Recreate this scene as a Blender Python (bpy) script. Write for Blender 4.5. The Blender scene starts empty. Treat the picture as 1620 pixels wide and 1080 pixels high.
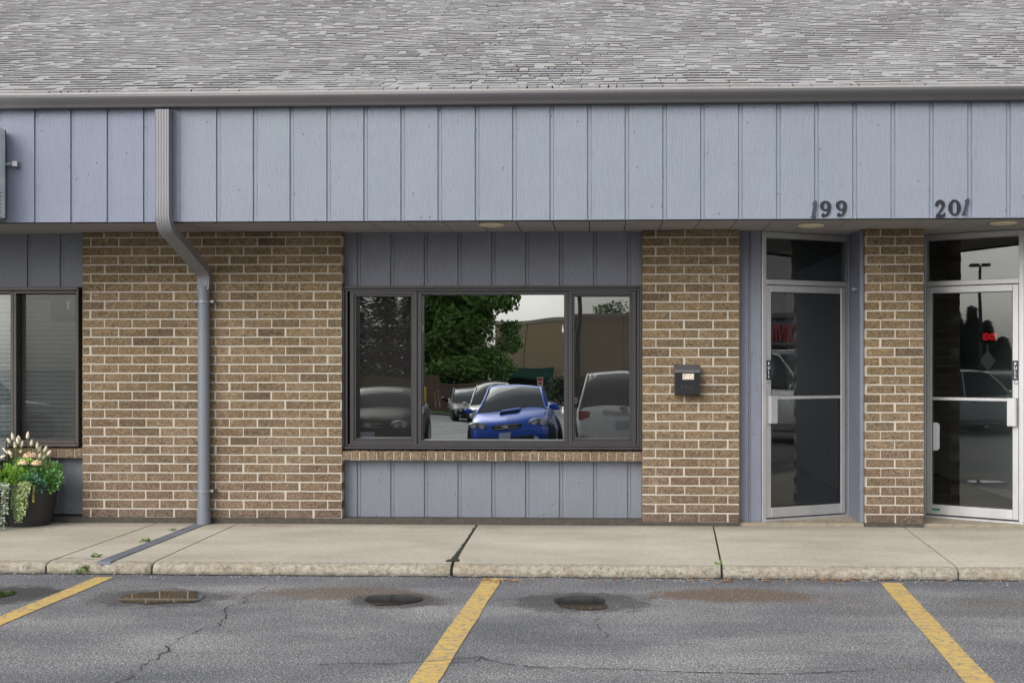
import bpy, bmesh, math, random
from mathutils import Matrix, Vector
random.seed(7)
R = math.radians
sc = bpy.context.scene
COL = sc.collection
# ------------------------------------------------------------------ camera, sky, sun, exposure
F = 1900.0; CX, CY = 868.0, 570.0; TH = R(2.32); ZC = 1.545
cam_d = bpy.data.cameras.new('camera'); cam = bpy.data.objects.new('camera', cam_d); COL.objects.link(cam)
cam.location = (0, 0, ZC); cam.rotation_euler = (R(90), 0, TH)
cam_d.sensor_width = 36; cam_d.lens = F*36/1620
cam_d.shift_x = (810-CX)/1620; cam_d.shift_y = (CY-540)/1620
cam_d.clip_end = 1000; cam_d.clip_start = .05
sc.camera = cam
w = bpy.data.worlds.new('World'); sc.world = w; w.use_nodes = True
nt = w.node_tree; nt.nodes.clear()
out = nt.nodes.new('ShaderNodeOutputWorld'); bg = nt.nodes.new('ShaderNodeBackground')
sky = nt.nodes.new('ShaderNodeTexSky'); sky.sky_type = 'NISHITA'; sky.sun_disc = False
SUN_EL, SUN_AZ = 34, 215          # azimuth clockwise from +Y (north)
sky.sun_elevation = R(SUN_EL); sky.sun_rotation = R(SUN_AZ); sky.dust_density = 3.0
hs = nt.nodes.new('ShaderNodeHueSaturation'); hs.inputs['Saturation'].default_value = .22
tc = nt.nodes.new('ShaderNodeTexCoord'); mp = nt.nodes.new('ShaderNodeMapping'); mp.inputs['Scale'].default_value = (1, 1, 3.5)
cn = nt.nodes.new('ShaderNodeTexNoise'); cn.inputs['Scale'].default_value = 2.6; cn.inputs['Detail'].default_value = 7
cr = nt.nodes.new('ShaderNodeMapRange'); cr.inputs['From Min'].default_value = .3; cr.inputs['From Max'].default_value = .7
cr.inputs['To Min'].default_value = .78; cr.inputs['To Max'].default_value = 1.25
mx = nt.nodes.new('ShaderNodeMixRGB'); mx.blend_type = 'MULTIPLY'; mx.inputs[0].default_value = 1
L = nt.links.new
L(tc.outputs['Generated'], mp.inputs[0]); L(mp.outputs[0], cn.inputs['Vector']); L(cn.outputs['Fac'], cr.inputs['Value'])
L(sky.outputs[0], hs.inputs['Color']); L(hs.outputs[0], mx.inputs[1]); L(cr.outputs[0], mx.inputs[2])
sx = nt.nodes.new('ShaderNodeSeparateXYZ'); el_ = nt.nodes.new('ShaderNodeMapRange')     # overcast: zenith brighter than horizon
L(tc.outputs['Generated'], sx.inputs[0]); L(sx.outputs['Z'], el_.inputs['Value']); el_.inputs['To Min'].default_value = .66; el_.inputs['To Max'].default_value = 1.3
mx2 = nt.nodes.new('ShaderNodeMixRGB'); mx2.blend_type = 'MULTIPLY'; mx2.inputs[0].default_value = 1; L(mx.outputs[0], mx2.inputs[1]); L(el_.outputs[0], mx2.inputs[2])
L(mx2.outputs[0], bg.inputs[0]); bg.inputs[1].default_value = .15; L(bg.outputs[0], out.inputs[0])
sd = bpy.data.lights.new('sun', 'SUN'); sun = bpy.data.objects.new('sun', sd); COL.objects.link(sun)
sd.energy = .8; sd.angle = R(50); sd.color = (1, .965, .91)
az = R(SUN_AZ); el = R(SUN_EL)
sdir = Vector((math.sin(az)*math.cos(el), math.cos(az)*math.cos(el), math.sin(el)))
sun.rotation_euler = sdir.to_track_quat('Z', 'Y').to_euler(); sun.location = (0, -20, 30)
sc.view_settings.view_transform = 'Standard'; sc.view_settings.look = 'None'
sc.view_settings.gamma = 1; sc.view_settings.exposure = 0.75
sc.render.resolution_x = 1024; sc.render.resolution_y = 682

# ------------------------------------------------------------------ helpers
def at(px, py, Y):
    u = (px-CX)/F; v = (CY-py)/F; c, s = math.cos(TH), math.sin(TH)
    d = u*s+c
    return Vector((Y*(u*c-s)/d, Y, ZC+Y*v/d))
def ax(px, Y): return at(px, CY, Y).x
def az_(py, Y, px=868): return at(px, py, Y).z
def on_ground(px, py, z=0.0):
    u = (px-CX)/F; v = (CY-py)/F; c, s = math.cos(TH), math.sin(TH)
    t = (z-ZC)/v
    return Vector((t*(u*c-s), t*(u*s+c), z))

class MB:
    def __init__(s): s.v = []; s.f = []; s.mi = []; s.cur = 0
    def face(s, idx): s.f.append(tuple(idx)); s.mi.append(s.cur)
    def add(s, vs, fs):
        n = len(s.v); s.v.extend([tuple(p) for p in vs])
        for f in fs: s.face([n+i for i in f])
    def box(s, x0, x1, y0, y1, z0, z1, m=None):
        vs = [Vector((x, y, z)) for x in (x0, x1) for y in (y0, y1) for z in (z0, z1)]
        if m is not None: vs = [m @ p for p in vs]
        s.add(vs, [(0,1,3,2), (4,6,7,5), (0,4,5,1), (2,3,7,6), (0,2,6,4), (1,5,7,3)])
    def quad(s, a, b, c, d): s.add([a, b, c, d], [(0,1,2,3)])
    def prism(s, poly, depth, m=None):       # poly in local x,z ; extruded along y 0..depth
        n = len(poly)
        vs = [Vector((p[0], 0, p[1])) for p in poly]+[Vector((p[0], depth, p[1])) for p in poly]
        if m is not None: vs = [m @ p for p in vs]
        s.add(vs, [tuple(range(n)), tuple(range(2*n-1, n-1, -1))]+[(i, i+n, (i+1) % n+n, (i+1) % n) for i in range(n)])
    def tube(s, pts, r, n=12, cap=True, sq=None):
        pts = [Vector(p) for p in pts]; rings = []
        rs = r if isinstance(r, (list, tuple)) else [r]*len(pts)
        up = Vector((0, 0, 1)); prev = None
        for i, p in enumerate(pts):
            if i == 0: t = pts[1]-p
            elif i == len(pts)-1: t = p-pts[i-1]
            else: t = (pts[i+1]-p).normalized()+(p-pts[i-1]).normalized()
            t.normalize()
            if prev is None:
                a = t.cross(up)
                if a.length < .05: a = Vector((1, 0, 0))
            else: a = prev-t*prev.dot(t)
            a.normalize(); prev = a; b = t.cross(a)
            base = len(s.v)
            for k in range(n):
                g = 2*math.pi*k/n
                if sq: ca, sa = sq[k]; q = p+a*ca*rs[i]+b*sa*rs[i]
                else: q = p+(a*math.cos(g)+b*math.sin(g))*rs[i]
                s.v.append(tuple(q))
            rings.append(base)
        for i in range(len(pts)-1):
            for k in range(n):
                k2 = (k+1) % n
                s.face((rings[i]+k, rings[i]+k2, rings[i+1]+k2, rings[i+1]+k))
        if cap:
            s.face([rings[0]+k for k in range(n)][::-1]); s.face([rings[-1]+k for k in range(n)])
    def lathe(s, prof, c=(0, 0, 0), n=32, m=None, cap=True):      # prof: (r,z)
        base = len(s.v)
        for (r, z) in prof:
            for k in range(n):
                g = 2*math.pi*k/n; p = Vector((c[0]+r*math.cos(g), c[1]+r*math.sin(g), c[2]+z))
                if m is not None: p = m @ p
                s.v.append(tuple(p))
        for i in range(len(prof)-1):
            for k in range(n):
                k2 = (k+1) % n
                s.face((base+i*n+k, base+i*n+k2, base+(i+1)*n+k2, base+(i+1)*n+k))
        if cap:
            s.face([base+k for k in range(n)][::-1]); s.face([base+(len(prof)-1)*n+k for k in range(n)])

def worldm(o):
    m = Matrix.LocRotScale(o.location, o.rotation_euler, o.scale)
    while o.parent:
        o = o.parent; m = Matrix.LocRotScale(o.location, o.rotation_euler, o.scale) @ m
    return m
def obj(name, mb, mat, parent=None, bevel=0, smooth=None, subdiv=0, normals=True, seg=1):
    me = bpy.data.meshes.new(name); me.from_pydata(mb.v, [], mb.f)
    mats = mat if isinstance(mat, (list, tuple)) else [mat]
    for m in mats: me.materials.append(m)
    if len(mats) > 1: me.polygons.foreach_set('material_index', mb.mi)
    if normals:
        b = bmesh.new(); b.from_mesh(me); bmesh.ops.recalc_face_normals(b, faces=b.faces[:]); b.to_mesh(me); b.free()
    o = bpy.data.objects.new(name, me); COL.objects.link(o)
    if parent is not None:
        me.transform(worldm(parent).inverted()); o.parent = parent
    else:
        xs = [p.co for p in me.vertices]
        if xs:
            cx = (min(p.x for p in xs)+max(p.x for p in xs))/2; cy = (min(p.y for p in xs)+max(p.y for p in xs))/2; cz = min(p.z for p in xs)
            me.transform(Matrix.Translation((-cx, -cy, -cz))); o.location = (cx, cy, cz)
    if smooth is not None:
        me.shade_smooth()
        if smooth < 180: me.set_sharp_from_angle(angle=R(smooth))
    if bevel:
        md = o.modifiers.new('bevel', 'BEVEL'); md.width = bevel; md.segments = seg; md.limit_method = 'ANGLE'; md.angle_limit = R(40)
    if subdiv:
        md = o.modifiers.new('sub', 'SUBSURF'); md.levels = subdiv; md.render_levels = subdiv
    return o
def tag(o, label=None, cat=None, group=None, kind=None):
    if label: o['label'] = label
    if cat: o['category'] = cat
    if group: o['group'] = group
    if kind: o['kind'] = kind
    return o
def empty(name, loc, label, cat, group=None, rz=0):
    o = bpy.data.objects.new(name, None); COL.objects.link(o); o.location = loc; o.rotation_euler = (0, 0, rz)
    o.empty_display_size = .1
    return tag(o, label, cat, group)
def copy_tree(o, parent=None):
    c = o.copy(); COL.objects.link(c); c.parent = parent
    for ch in [x for x in list(COL.objects) if x.parent == o]: copy_tree(ch, c)
    return c

# ------------------------------------------------------------------ materials
class N:
    def __init__(s, name):
        s.m = bpy.data.materials.new(name); s.m.use_nodes = True; s.t = s.m.node_tree
        s.p = s.t.nodes['Principled BSDF']; s.o = s.t.nodes['Material Output']
    def n(s, typ, **kw):
        x = s.t.nodes.new('ShaderNode'+typ)
        for k, v in kw.items():
            if k.startswith('_'): setattr(x, k[1:], v)
            else:
                kk = k.replace('_', ' ')
                x.inputs[int(k[1:]) if k[0] == 'i' and k[1:].isdigit() else kk].default_value = v
        return x
    def l(s, a, b): s.t.links.new(a, b)
    def pos(s, scale=(1, 1, 1), rot=(0, 0, 0)):
        g = s.n('NewGeometry'); m = s.n('Mapping'); m.inputs['Scale'].default_value = scale; m.inputs['Rotation'].default_value = rot
        s.l(g.outputs['Position'], m.inputs[0]); return m.outputs[0]
    def noise(s, scale, detail=4, vec=None, rough=.55, dist=0):
        x = s.n('TexNoise', Scale=scale, Detail=detail, Roughness=rough, Distortion=dist)
        s.l(vec if vec is not None else s.pos(), x.inputs['Vector']); return x.outputs['Fac']
    def ramp(s, fac, stops):
        x = s.n('ValToRGB'); e = x.color_ramp.elements
        while len(e) < len(stops): e.new(.5)
        for i, (p, c) in enumerate(stops):
            e[i].position = p; e[i].color = (c, c, c, 1) if isinstance(c, (int, float)) else tuple(c)+(1,)
        s.l(fac, x.inputs[0]); return x.outputs[0]
    def mix(s, fac, a, b, mode='MIX'):
        x = s.n('MixRGB'); x.blend_type = mode
        for i, q in enumerate((fac, a, b)):
            if isinstance(q, (int, float)): x.inputs[i].default_value = q if i == 0 else (q, q, q, 1)
            elif isinstance(q, (tuple, list)): x.inputs[i].default_value = tuple(q)+(1,)
            else: s.l(q, x.inputs[i])
        return x.outputs[0]
    def math(s, op, a, b=0.0, c=0.0):
        x = s.n('Math'); x.operation = op
        for i, q in enumerate((a, b, c)):
            if isinstance(q, (int, float)): x.inputs[i].default_value = q
            else: s.l(q, x.inputs[i])
        return x.outputs[0]
    def bump(s, h, dist=.002, strength=1, prev=None):
        x = s.n('Bump', Strength=strength, Distance=dist); s.l(h, x.inputs['Height'])
        if prev is not None: s.l(prev, x.inputs['Normal'])
        return x.outputs[0]
    def set(s, col=None, rough=None, metal=None, normal=None, **kw):
        for k, v in (('Base Color', col), ('Roughness', rough), ('Metallic', metal)):
            if v is None: continue
            if isinstance(v, (int, float)): s.p.inputs[k].default_value = v
            elif isinstance(v, (tuple, list)): s.p.inputs[k].default_value = tuple(v)+(1,)
            else: s.l(v, s.p.inputs[k])
        if normal is not None: s.l(normal, s.p.inputs['Normal'])
        for k, v in kw.items(): s.p.inputs[k.replace('_', ' ')].default_value = v
        return s.m
def plain(name, col, rough=.5, metal=0, var=.12, vs=6, bump=.0, bs=80, **kw):
    n = N(name); f = n.noise(vs, 5)
    c = n.mix(f, tuple(max(0, c*(1-var)) for c in col), tuple(c*(1+var) for c in col))
    nm = n.bump(n.noise(bs, 3), bump) if bump else None
    rf = n.math('MULTIPLY_ADD', n.noise(vs*2.3, 4), .2, rough-.1)
    return n.set(c, rf, metal, nm, **kw)

def siding_mat(name, c1, c2, stain=.10):
    n = N(name)
    g = n.noise(14, 6, n.pos((9, 9, .9)), .6, .6)               # grain along z
    big = n.noise(1.7, 5, n.pos((1, 1, .6)), .6)
    hb = n.noise(3.0, 4, n.pos((.35, 1, 3.5)), .5)               # horizontal weather bands
    c = n.mix(n.ramp(big, [(.35, 0), (.68, 1)]), c1, c2)
    c = n.mix(n.math('MULTIPLY', n.ramp(hb, [(.5, 0), (.75, 1)]), .5), c, tuple(x*.9 for x in c2))
    c = n.mix(n.math('MULTIPLY', n.ramp(g, [(.52, 0), (.74, 1)]), .6), c, tuple(x*.78 for x in c1))
    c = n.mix(n.math('MULTIPLY', n.ramp(n.noise(3.2, 6, n.pos((1, 1, .8)), .65), [(.5, 0), (.72, 1)]), .35), c, (c2[0]*1.0, c2[1]*1.12, c2[2]*1.02))
    v = n.n('TexVoronoi', Scale=4.2); v.voronoi_dimensions = '2D'; sx_ = n.n('SeparateXYZ'); n.l(n.pos(), sx_.inputs[0]); cx_ = n.n('CombineXYZ'); n.l(sx_.outputs['X'], cx_.inputs[0]); n.l(sx_.outputs['Z'], cx_.inputs[1]); n.l(cx_.outputs[0], v.inputs['Vector'])
    spot = n.ramp(v.outputs['Distance'], [(.022, 1), (.034, 0)])
    gate = n.math('GREATER_THAN', n.noise(3.1, 3), .50)
    c = n.mix(n.math('MULTIPLY', n.math('MULTIPLY', spot, gate), .8), c, (.05, .04, .035))
    fine = n.noise(260, 3)
    h = n.math('ADD', n.math('MULTIPLY', g, 1.0), n.math('MULTIPLY', fine, .22))
    cr = n.ramp(n.noise(6, 8, n.pos((14, 14, .45)), .7, 1.2), [(.655, 0), (.67, 1)])
    c = n.mix(n.math('MULTIPLY', cr, .35), c, tuple(x*.35 for x in c1))
    return n.set(c, .55, 0, n.bump(h, .005))
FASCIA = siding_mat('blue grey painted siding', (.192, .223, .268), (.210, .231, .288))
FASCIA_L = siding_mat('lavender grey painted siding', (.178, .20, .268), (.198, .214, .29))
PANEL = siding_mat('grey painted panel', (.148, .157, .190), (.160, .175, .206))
TRIM = siding_mat('grey trim paint', (.145, .157, .198), (.16, .172, .215))

def brick_mat():
    n = N('brown textured brick'); g = n.n('NewGeometry'); rnd = g.outputs['Random Per Island']
    c = n.ramp(rnd, [(0, (.092, .062, .032)), (.06, (.102, .069, .035)), (.14, (.128, .088, .043)), (.5, (.158, .108, .054)), (.88, (.182, .127, .066)), (1, (.140, .094, .048))])
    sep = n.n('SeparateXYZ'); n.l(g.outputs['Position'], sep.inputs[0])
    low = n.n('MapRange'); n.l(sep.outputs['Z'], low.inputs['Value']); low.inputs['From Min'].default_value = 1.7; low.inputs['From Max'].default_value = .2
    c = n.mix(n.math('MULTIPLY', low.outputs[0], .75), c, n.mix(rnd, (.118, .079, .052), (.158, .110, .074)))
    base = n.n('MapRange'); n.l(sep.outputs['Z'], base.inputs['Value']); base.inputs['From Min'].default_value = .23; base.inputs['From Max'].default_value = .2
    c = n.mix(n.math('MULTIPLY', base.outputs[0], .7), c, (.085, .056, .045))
    c = n.mix(n.math('MULTIPLY', n.ramp(n.noise(1.6, 4), [(.4, 0), (.7, 1)]), .22), c, (.33, .26, .19))
    # scratched combed face
    rv = n.n('CombineXYZ'); n.l(n.math('MULTIPLY', rnd, 40), rv.inputs[0]); n.l(n.math('MULTIPLY', rnd, 17), rv.inputs[2])
    va = n.n('VectorMath'); va.operation = 'ADD'; n.l(n.pos((1, 1, 1)), va.inputs[0]); n.l(rv.outputs[0], va.inputs[1])
    mpn = n.n('Mapping'); mpn.inputs['Scale'].default_value = (.8, 1, 1.25); mpn.inputs['Rotation'].default_value = (0, R(40), 0); n.l(va.outputs[0], mpn.inputs[0])
    s1 = n.noise(30, 6, mpn.outputs[0], .7, 2.5); s2 = n.noise(90, 3, va.outputs[0], .7)
    h = n.math('ADD', s1, n.math('MULTIPLY', s2, .35))
    hh = n.ramp(s1, [(.36, .34), (.5, 1.0), (.64, 1.9)])
    c = n.mix(.95, c, hh, 'MULTIPLY')
    sp = n.ramp(n.noise(110, 2, va.outputs[0]), [(.68, 0), (.72, 1)])
    c = n.mix(n.math('MULTIPLY', sp, .6), c, (.55, .48, .38))
    # efflorescence and mortar smears
    sm = n.ramp(n.noise(9, 6, None, .7), [(.64, 0), (.72, 1)])
    c = n.mix(n.math('MULTIPLY', sm, .30), c, (.46, .42, .37))
    return n.set(c, .85, 0, n.bump(h, .010))
BRICK = brick_mat()
def mortar():
    n = N('pale mortar'); f = n.noise(30, 5); b = n.noise(1.3, 3)
    c = n.mix(f, (.34, .315, .265), (.54, .50, .43)); c = n.mix(n.math('MULTIPLY', b, .25), c, (.36, .31, .25))
    return n.set(c, .9, 0, n.bump(n.noise(120, 3), .003))
MORTAR = mortar()

def shingle_mat():
    n = N('grey laminated shingles'); g = n.n('NewGeometry'); rnd = g.outputs['Random Per Island']
    c = n.ramp(rnd, [(0, (.26, .255, .26)), (.12, (.29, .285, .29)), (.4, (.315, .31, .315)), (.6, (.325, .32, .315)), (.8, (.34, .335, .335)), (.92, (.315, .325, .35)), (1, (.365, .355, .34))])
    big = n.noise(.8, 4, n.pos((1.6, .5, 1))); c = n.mix(1, c, n.ramp(big, [(.3, .82), (.7, 1.08)]), 'MULTIPLY')
    gr = n.noise(240, 3); c = n.mix(.8, c, n.ramp(gr, [(.3, .75), (.7, 1.2)]), 'MULTIPLY')
    return n.set(c, .9, 0, n.bump(gr, .003))
SHINGLE = shingle_mat()

def asphalt():
    n = N('worn asphalt'); P = n.pos()
    f1 = n.noise(105, 2, P, .8); f2 = n.noise(38, 5, P, .8); v = n.n('TexVoronoi', Scale=95); n.l(P, v.inputs['Vector'])
    c = n.ramp(n.noise(.9, 6, n.pos((.7, 1.4, 1)), .62), [(.34, (.112, .116, .125)), (.5, (.170, .170, .175)), (.66, (.250, .246, .242))])
    # dark sealed band next to the kerb
    g = n.n('NewGeometry'); sep = n.n('SeparateXYZ'); n.l(g.outputs['Position'], sep.inputs[0])
    wob = n.math('MULTIPLY_ADD', n.noise(1.5, 5), .6, sep.outputs['Y'])
    band = n.n('MapRange'); n.l(wob, band.inputs['Value']); band.inputs['From Min'].default_value = 8.35; band.inputs['From Max'].default_value = 8.85
    c = n.mix(n.math('MULTIPLY', band.outputs[0], .62), c, (.080, .086, .104))
    # rusty brown silt stains, each a soft ellipse where water dried
    def blob(cx, cy, rx, ry, amt, col, c, edge=.28):
        dx = n.math('DIVIDE', n.math('SUBTRACT', sep.outputs['X'], cx), rx); dy = n.math('DIVIDE', n.math('SUBTRACT', sep.outputs['Y'], cy), ry)
        d = n.math('SQRT', n.math('ADD', n.math('MULTIPLY', dx, dx), n.math('MULTIPLY', dy, dy)))
        d = n.math('ADD', d, n.math('MULTIPLY_ADD', n.noise(6.5, 8, None, .75), 1.5, -.75))
        k = n.n('MapRange'); n.l(d, k.inputs['Value']); k.inputs['From Min'].default_value = 1; k.inputs['From Max'].default_value = 1-edge
        return n.mix(n.math('MULTIPLY', k.outputs[0], amt), c, col)
    for (px, py, rx, ry, amt, col) in [(1160, 941, .62, .26, .95, (.135, .098, .072)), (1290, 948, .5, .2, .4, (.12, .098, .085)), (545, 938, .6, .26, .85, (.13, .098, .075)), (645, 950, .38, .2, .6, (.115, .10, .09)),
            (420, 945, .35, .18, .4, (.12, .10, .09)), (30, 936, .4, .15, .5, (.09, .08, .07)), (1590, 955, .4, .2, .5, (.14, .125, .10)), (1480, 965, .9, .25, .3, (.12, .12, .115)),
            (252, 946, .54, .36, .7, (.038, .036, .036)), (622, 950, .36, .28, .7, (.034, .032, .031)), (918, 952, .54, .38, .7, (.038, .036, .036)), (0, 940, .5, .36, .9, (.038, .036, .036))]:
        q = on_ground(px, py); c = blob(q.x, q.y, rx, ry, amt, col, c)
    c = n.mix(.9, c, n.ramp(f2, [(.3, .5), (.5, 1), (.7, 1.6)]), 'MULTIPLY')
    ag = n.ramp(f1, [(.38, .22), (.51, .9), (.64, 2.9)])
    c = n.mix(.85, c, ag, 'MULTIPLY')
    vs = n.ramp(v.outputs['Color'], [(.55, .88), (.95, 1.5)]); c = n.mix(.75, c, vs, 'MULTIPLY')
    h = n.math('ADD', n.math('MULTIPLY', f1, .6), f2)
    return n.set(c, .83, 0, n.bump(h, .012))
ASPHALT = asphalt()
def concrete():
    n = N('aged sidewalk concrete'); P = n.pos()
    c = n.ramp(n.noise(1.1, 6, n.pos((.8, 1.5, 1)), .6), [(.3, (.33, .295, .235)), (.5, (.40, .365, .30)), (.7, (.465, .435, .37))])
    c = n.mix(.8, c, n.ramp(n.noise(80, 4, P, .75), [(.3, .72), (.7, 1.28)]), 'MULTIPLY')
    v = n.n('TexVoronoi', Scale=3.2); v.voronoi_dimensions = '2D'; n.l(n.pos((1, 2.2, 1)), v.inputs['Vector'])
    sp = n.ramp(v.outputs['Distance'], [(.030, 1), (.05, 0)]); gate = n.math('GREATER_THAN', n.noise(9, 2), .47)
    c = n.mix(n.math('MULTIPLY', n.math('MULTIPLY', sp, gate), .7), c, (.12, .105, .09))
    c = n.mix(n.math('MULTIPLY', n.ramp(n.noise(5, 7, None, .7), [(.55, 0), (.8, 1)]), .4), c, (.27, .235, .19))
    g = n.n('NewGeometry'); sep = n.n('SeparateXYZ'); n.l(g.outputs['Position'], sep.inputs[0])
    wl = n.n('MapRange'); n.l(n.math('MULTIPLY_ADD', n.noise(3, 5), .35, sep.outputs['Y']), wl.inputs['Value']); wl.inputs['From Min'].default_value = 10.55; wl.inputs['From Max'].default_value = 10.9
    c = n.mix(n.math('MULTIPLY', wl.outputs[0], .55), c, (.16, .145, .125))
    return n.set(c, .85, 0, n.bump(n.noise(160, 4, P, .7), .003))
CONCRETE = concrete()
def kerb_mat():
    n = N('rough kerb concrete'); f = n.noise(26, 7, None, .85)
    c = n.ramp(f, [(.36, (.13, .11, .08)), (.46, (.33, .295, .23)), (.56, (.45, .41, .335)), (.68, (.60, .56, .47))])
    c = n.mix(n.math('MULTIPLY', n.ramp(n.noise(4, 5), [(.5, 0), (.7, 1)]), .5), c, (.28, .22, .14))
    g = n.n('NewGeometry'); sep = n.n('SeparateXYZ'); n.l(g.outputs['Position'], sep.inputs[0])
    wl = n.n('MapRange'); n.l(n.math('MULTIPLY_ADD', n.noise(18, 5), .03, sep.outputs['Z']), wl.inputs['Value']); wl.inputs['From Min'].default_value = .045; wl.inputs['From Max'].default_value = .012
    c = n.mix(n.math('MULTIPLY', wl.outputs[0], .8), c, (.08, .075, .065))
    return n.set(c, .95, 0, n.bump(f, .02))
KERB = kerb_mat()
def yellow():
    n = N('worn yellow line paint'); P = n.pos()
    wear = n.ramp(n.noise(22, 7, n.pos((1, 1, 1)), .75), [(.52, 0), (.60, 1)])
    cr = n.ramp(n.noise(16, 5, n.pos((.35, 3.2, 1)), .8), [(.55, 0), (.58, 1)])
    fine = n.noise(300, 2, P); c = n.mix(fine, (.40, .255, .055), (.62, .42, .11))
    c = n.mix(n.math('MULTIPLY', n.noise(3, 4), .35), c, (.62, .46, .2))
    c = n.mix(n.math('MAXIMUM', wear, n.math('MULTIPLY', cr, .9)), c, (.20, .185, .16))
    return n.set(c, .75, 0, n.bump(n.noise(200, 3), .003))
YELLOW = yellow()
BRONZE = plain('dark bronze aluminium', (.040, .038, .040), .42, .3, .2, 8)
BRONZE2 = plain('dark brown window frame', (.055, .048, .042), .45, .2, .2, 8)
def alu():
    n = N('brushed aluminium frame'); f = n.noise(3, 6, n.pos((3, 3, 1)), .6)
    c = n.mix(f, (.36, .365, .37), (.52, .52, .52)); d = n.ramp(n.noise(45, 6, None, .8), [(.66, 0), (.72, 1)])
    c = n.mix(n.math('MULTIPLY', d, .55), c, (.15, .13, .11))
    return n.set(c, n.math('MULTIPLY_ADD', f, .25, .33), .55, n.bump(n.noise(200, 2, n.pos((1, 1, .05))), .0004))
ALU = alu()
GUTTER = plain('slate grey gutter enamel', (.095, .092, .098), .42, .0, .12, 3, bump=.0008, bs=6)
GUTTER_HI = plain('pale drip edge metal', (.30, .29, .28), .5, 0, .2, 8)
DOWN = plain('grey downspout enamel', (.20, .20, .215), .45, 0, .12, 4, bump=.001, bs=12)
def pipe_mat():
    n = N('weathered grey painted pipe'); c = n.mix(n.noise(3, 5, n.pos((1, 1, .6))), (.135, .147, .175), (.185, .20, .235))
    s = n.ramp(n.noise(16, 6, n.pos((1, 1, .6)), .7), [(.62, 0), (.7, 1)]); c = n.mix(n.math('MULTIPLY', s, .5), c, (.09, .10, .13))
    return n.set(c, .5, 0, n.bump(n.noise(20, 3), .001))
PIPE = pipe_mat()
SOFFIT = plain('grey brown soffit paint', (.27, .26, .26), .65, 0, .10, 2)
DARKGAP = plain('black joint dirt', (.012, .012, .011), .9, 0, .3, 20)
FOUND = plain('dirty concrete footing', (.06, .053, .043), .95, 0, .6, 18, bump=.006, bs=60)
BLACKP = plain('satin black metal', (.012, .013, .017), .38, .0, .2, 12)
BLACK_T = plain('dull black resin pot', (.030, .028, .030), .6, 0, .35, 9, bump=.003, bs=25)
WHITE_P = plain('off white plastic', (.55, .54, .50), .5, 0, .06)
CREAM = plain('cream lamp lens', (.62, .56, .42), .45, 0, .06)
STEEL = plain('galvanised steel', (.36, .37, .39), .4, .7, .2, 20)
INT_WALL = plain('interior wall paint', (.58, .61, .62), .8, 0, .05)
INT_DARK = plain('dark interior partition', (.05, .05, .055), .8, 0, .1)
INT_FLOOR = plain('dark interior carpet', (.035, .034, .036), .95, 0, .3, 30)
def glass(name, refl, tint, warp=0.0, wscale=2.0, rough=0.0):
    n = N(name); n.t.nodes.remove(n.p)
    tr = n.n('BsdfTransparent'); tr.inputs[0].default_value = tuple(tint)+(1,)
    gl = n.n('BsdfGlossy'); gl.inputs['Roughness'].default_value = rough; gl.inputs[0].default_value = (.93, .97, .96, 1)
    lw = n.n('LayerWeight', Blend=.35); mm = n.math('MULTIPLY_ADD', lw.outputs['Fresnel'], .5, refl)
    if warp:
        b = n.bump(n.noise(wscale, 1, None, .3), warp); n.l(b, gl.inputs['Normal'])
    mi = n.n('MixShader'); n.l(mm, mi.inputs[0]); n.l(tr.outputs[0], mi.inputs[1]); n.l(gl.outputs[0], mi.inputs[2]); n.l(mi.outputs[0], n.o.inputs[0])
    return n.m
GLASS_MAIN = glass('coated window glass', .48, (.5, .55, .53), .0045, 1.3)
GLASS_SIDE = glass('window glass behind screen', .52, (.55, .6, .58), .002, 1.5)
GLASS_DOOR = glass('dark tinted door glass', .085, (.72, .75, .76), .001, 1.2)
GLASS_LEFT = glass('clear window glass', .10, (.8, .85, .84))
def screen(name, op):
    n = N(name); n.t.nodes.remove(n.p)
    tr = n.n('BsdfTransparent'); d = n.n('BsdfDiffuse'); d.inputs[0].default_value = (.04, .038, .036, 1)
    mi = n.n('MixShader'); mi.inputs[0].default_value = op
    n.l(tr.outputs[0], mi.inputs[1]); n.l(d.outputs[0], mi.inputs[2]); n.l(mi.outputs[0], n.o.inputs[0]); return n.m
SCREEN = screen('insect screen mesh', .36)
def leafmat(name, a, b, trans=.25):
    n = N(name); g = n.n('NewGeometry'); c = n.mix(g.outputs['Random Per Island'], a, b)
    n.set(c, .55); n.p.inputs['Subsurface Weight'].default_value = 0
    return n.m
LEAF = leafmat("tree leaf green", (.06, .15, .03), (.20, .34, .07))
LEAF_D = leafmat('conifer green', (.012, .028, .014), (.035, .06, .026))
LEAF_H = leafmat('hedge green', (.02, .05, .015), (.05, .10, .03))
BARK = plain('tree bark', (.07, .055, .042), .9, 0, .3, 20, bump=.01, bs=40)
GRASSM = plain('lawn grass', (.06, .11, .025), .9, 0, .35, 14, bump=.02, bs=60)

# ------------------------------------------------------------------ ground
YB = 10.67          # brick face
YK = on_ground(600, 911).y   # kerb face
def gz(y):
    if y > 5.2: return 0
    if y > -3.5:
        t = (5.2-y)/8.7; t = t*t*(3-2*t); return -.42*t
    return -.42-.022*min(60, (-3.5-y))
mb = MB(); ys = [14, YK-.4, 7, 5.2]+[5.2-.6*i for i in range(1, 16)]+[-6, -12, -25, -40, -63.5, -140, -400]
xs = [-400, -120, -60, -30, -15, -6, 0, 6, 15, 30, 60, 120, 400]
for y in ys:
    for x in xs: mb.v.append((x, y, gz(y)))
nx = len(xs)
for i in range(len(ys)-1):
    for j in range(nx-1): mb.face((i*nx+j, i*nx+j+1, (i+1)*nx+j+1, (i+1)*nx+j))
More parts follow.
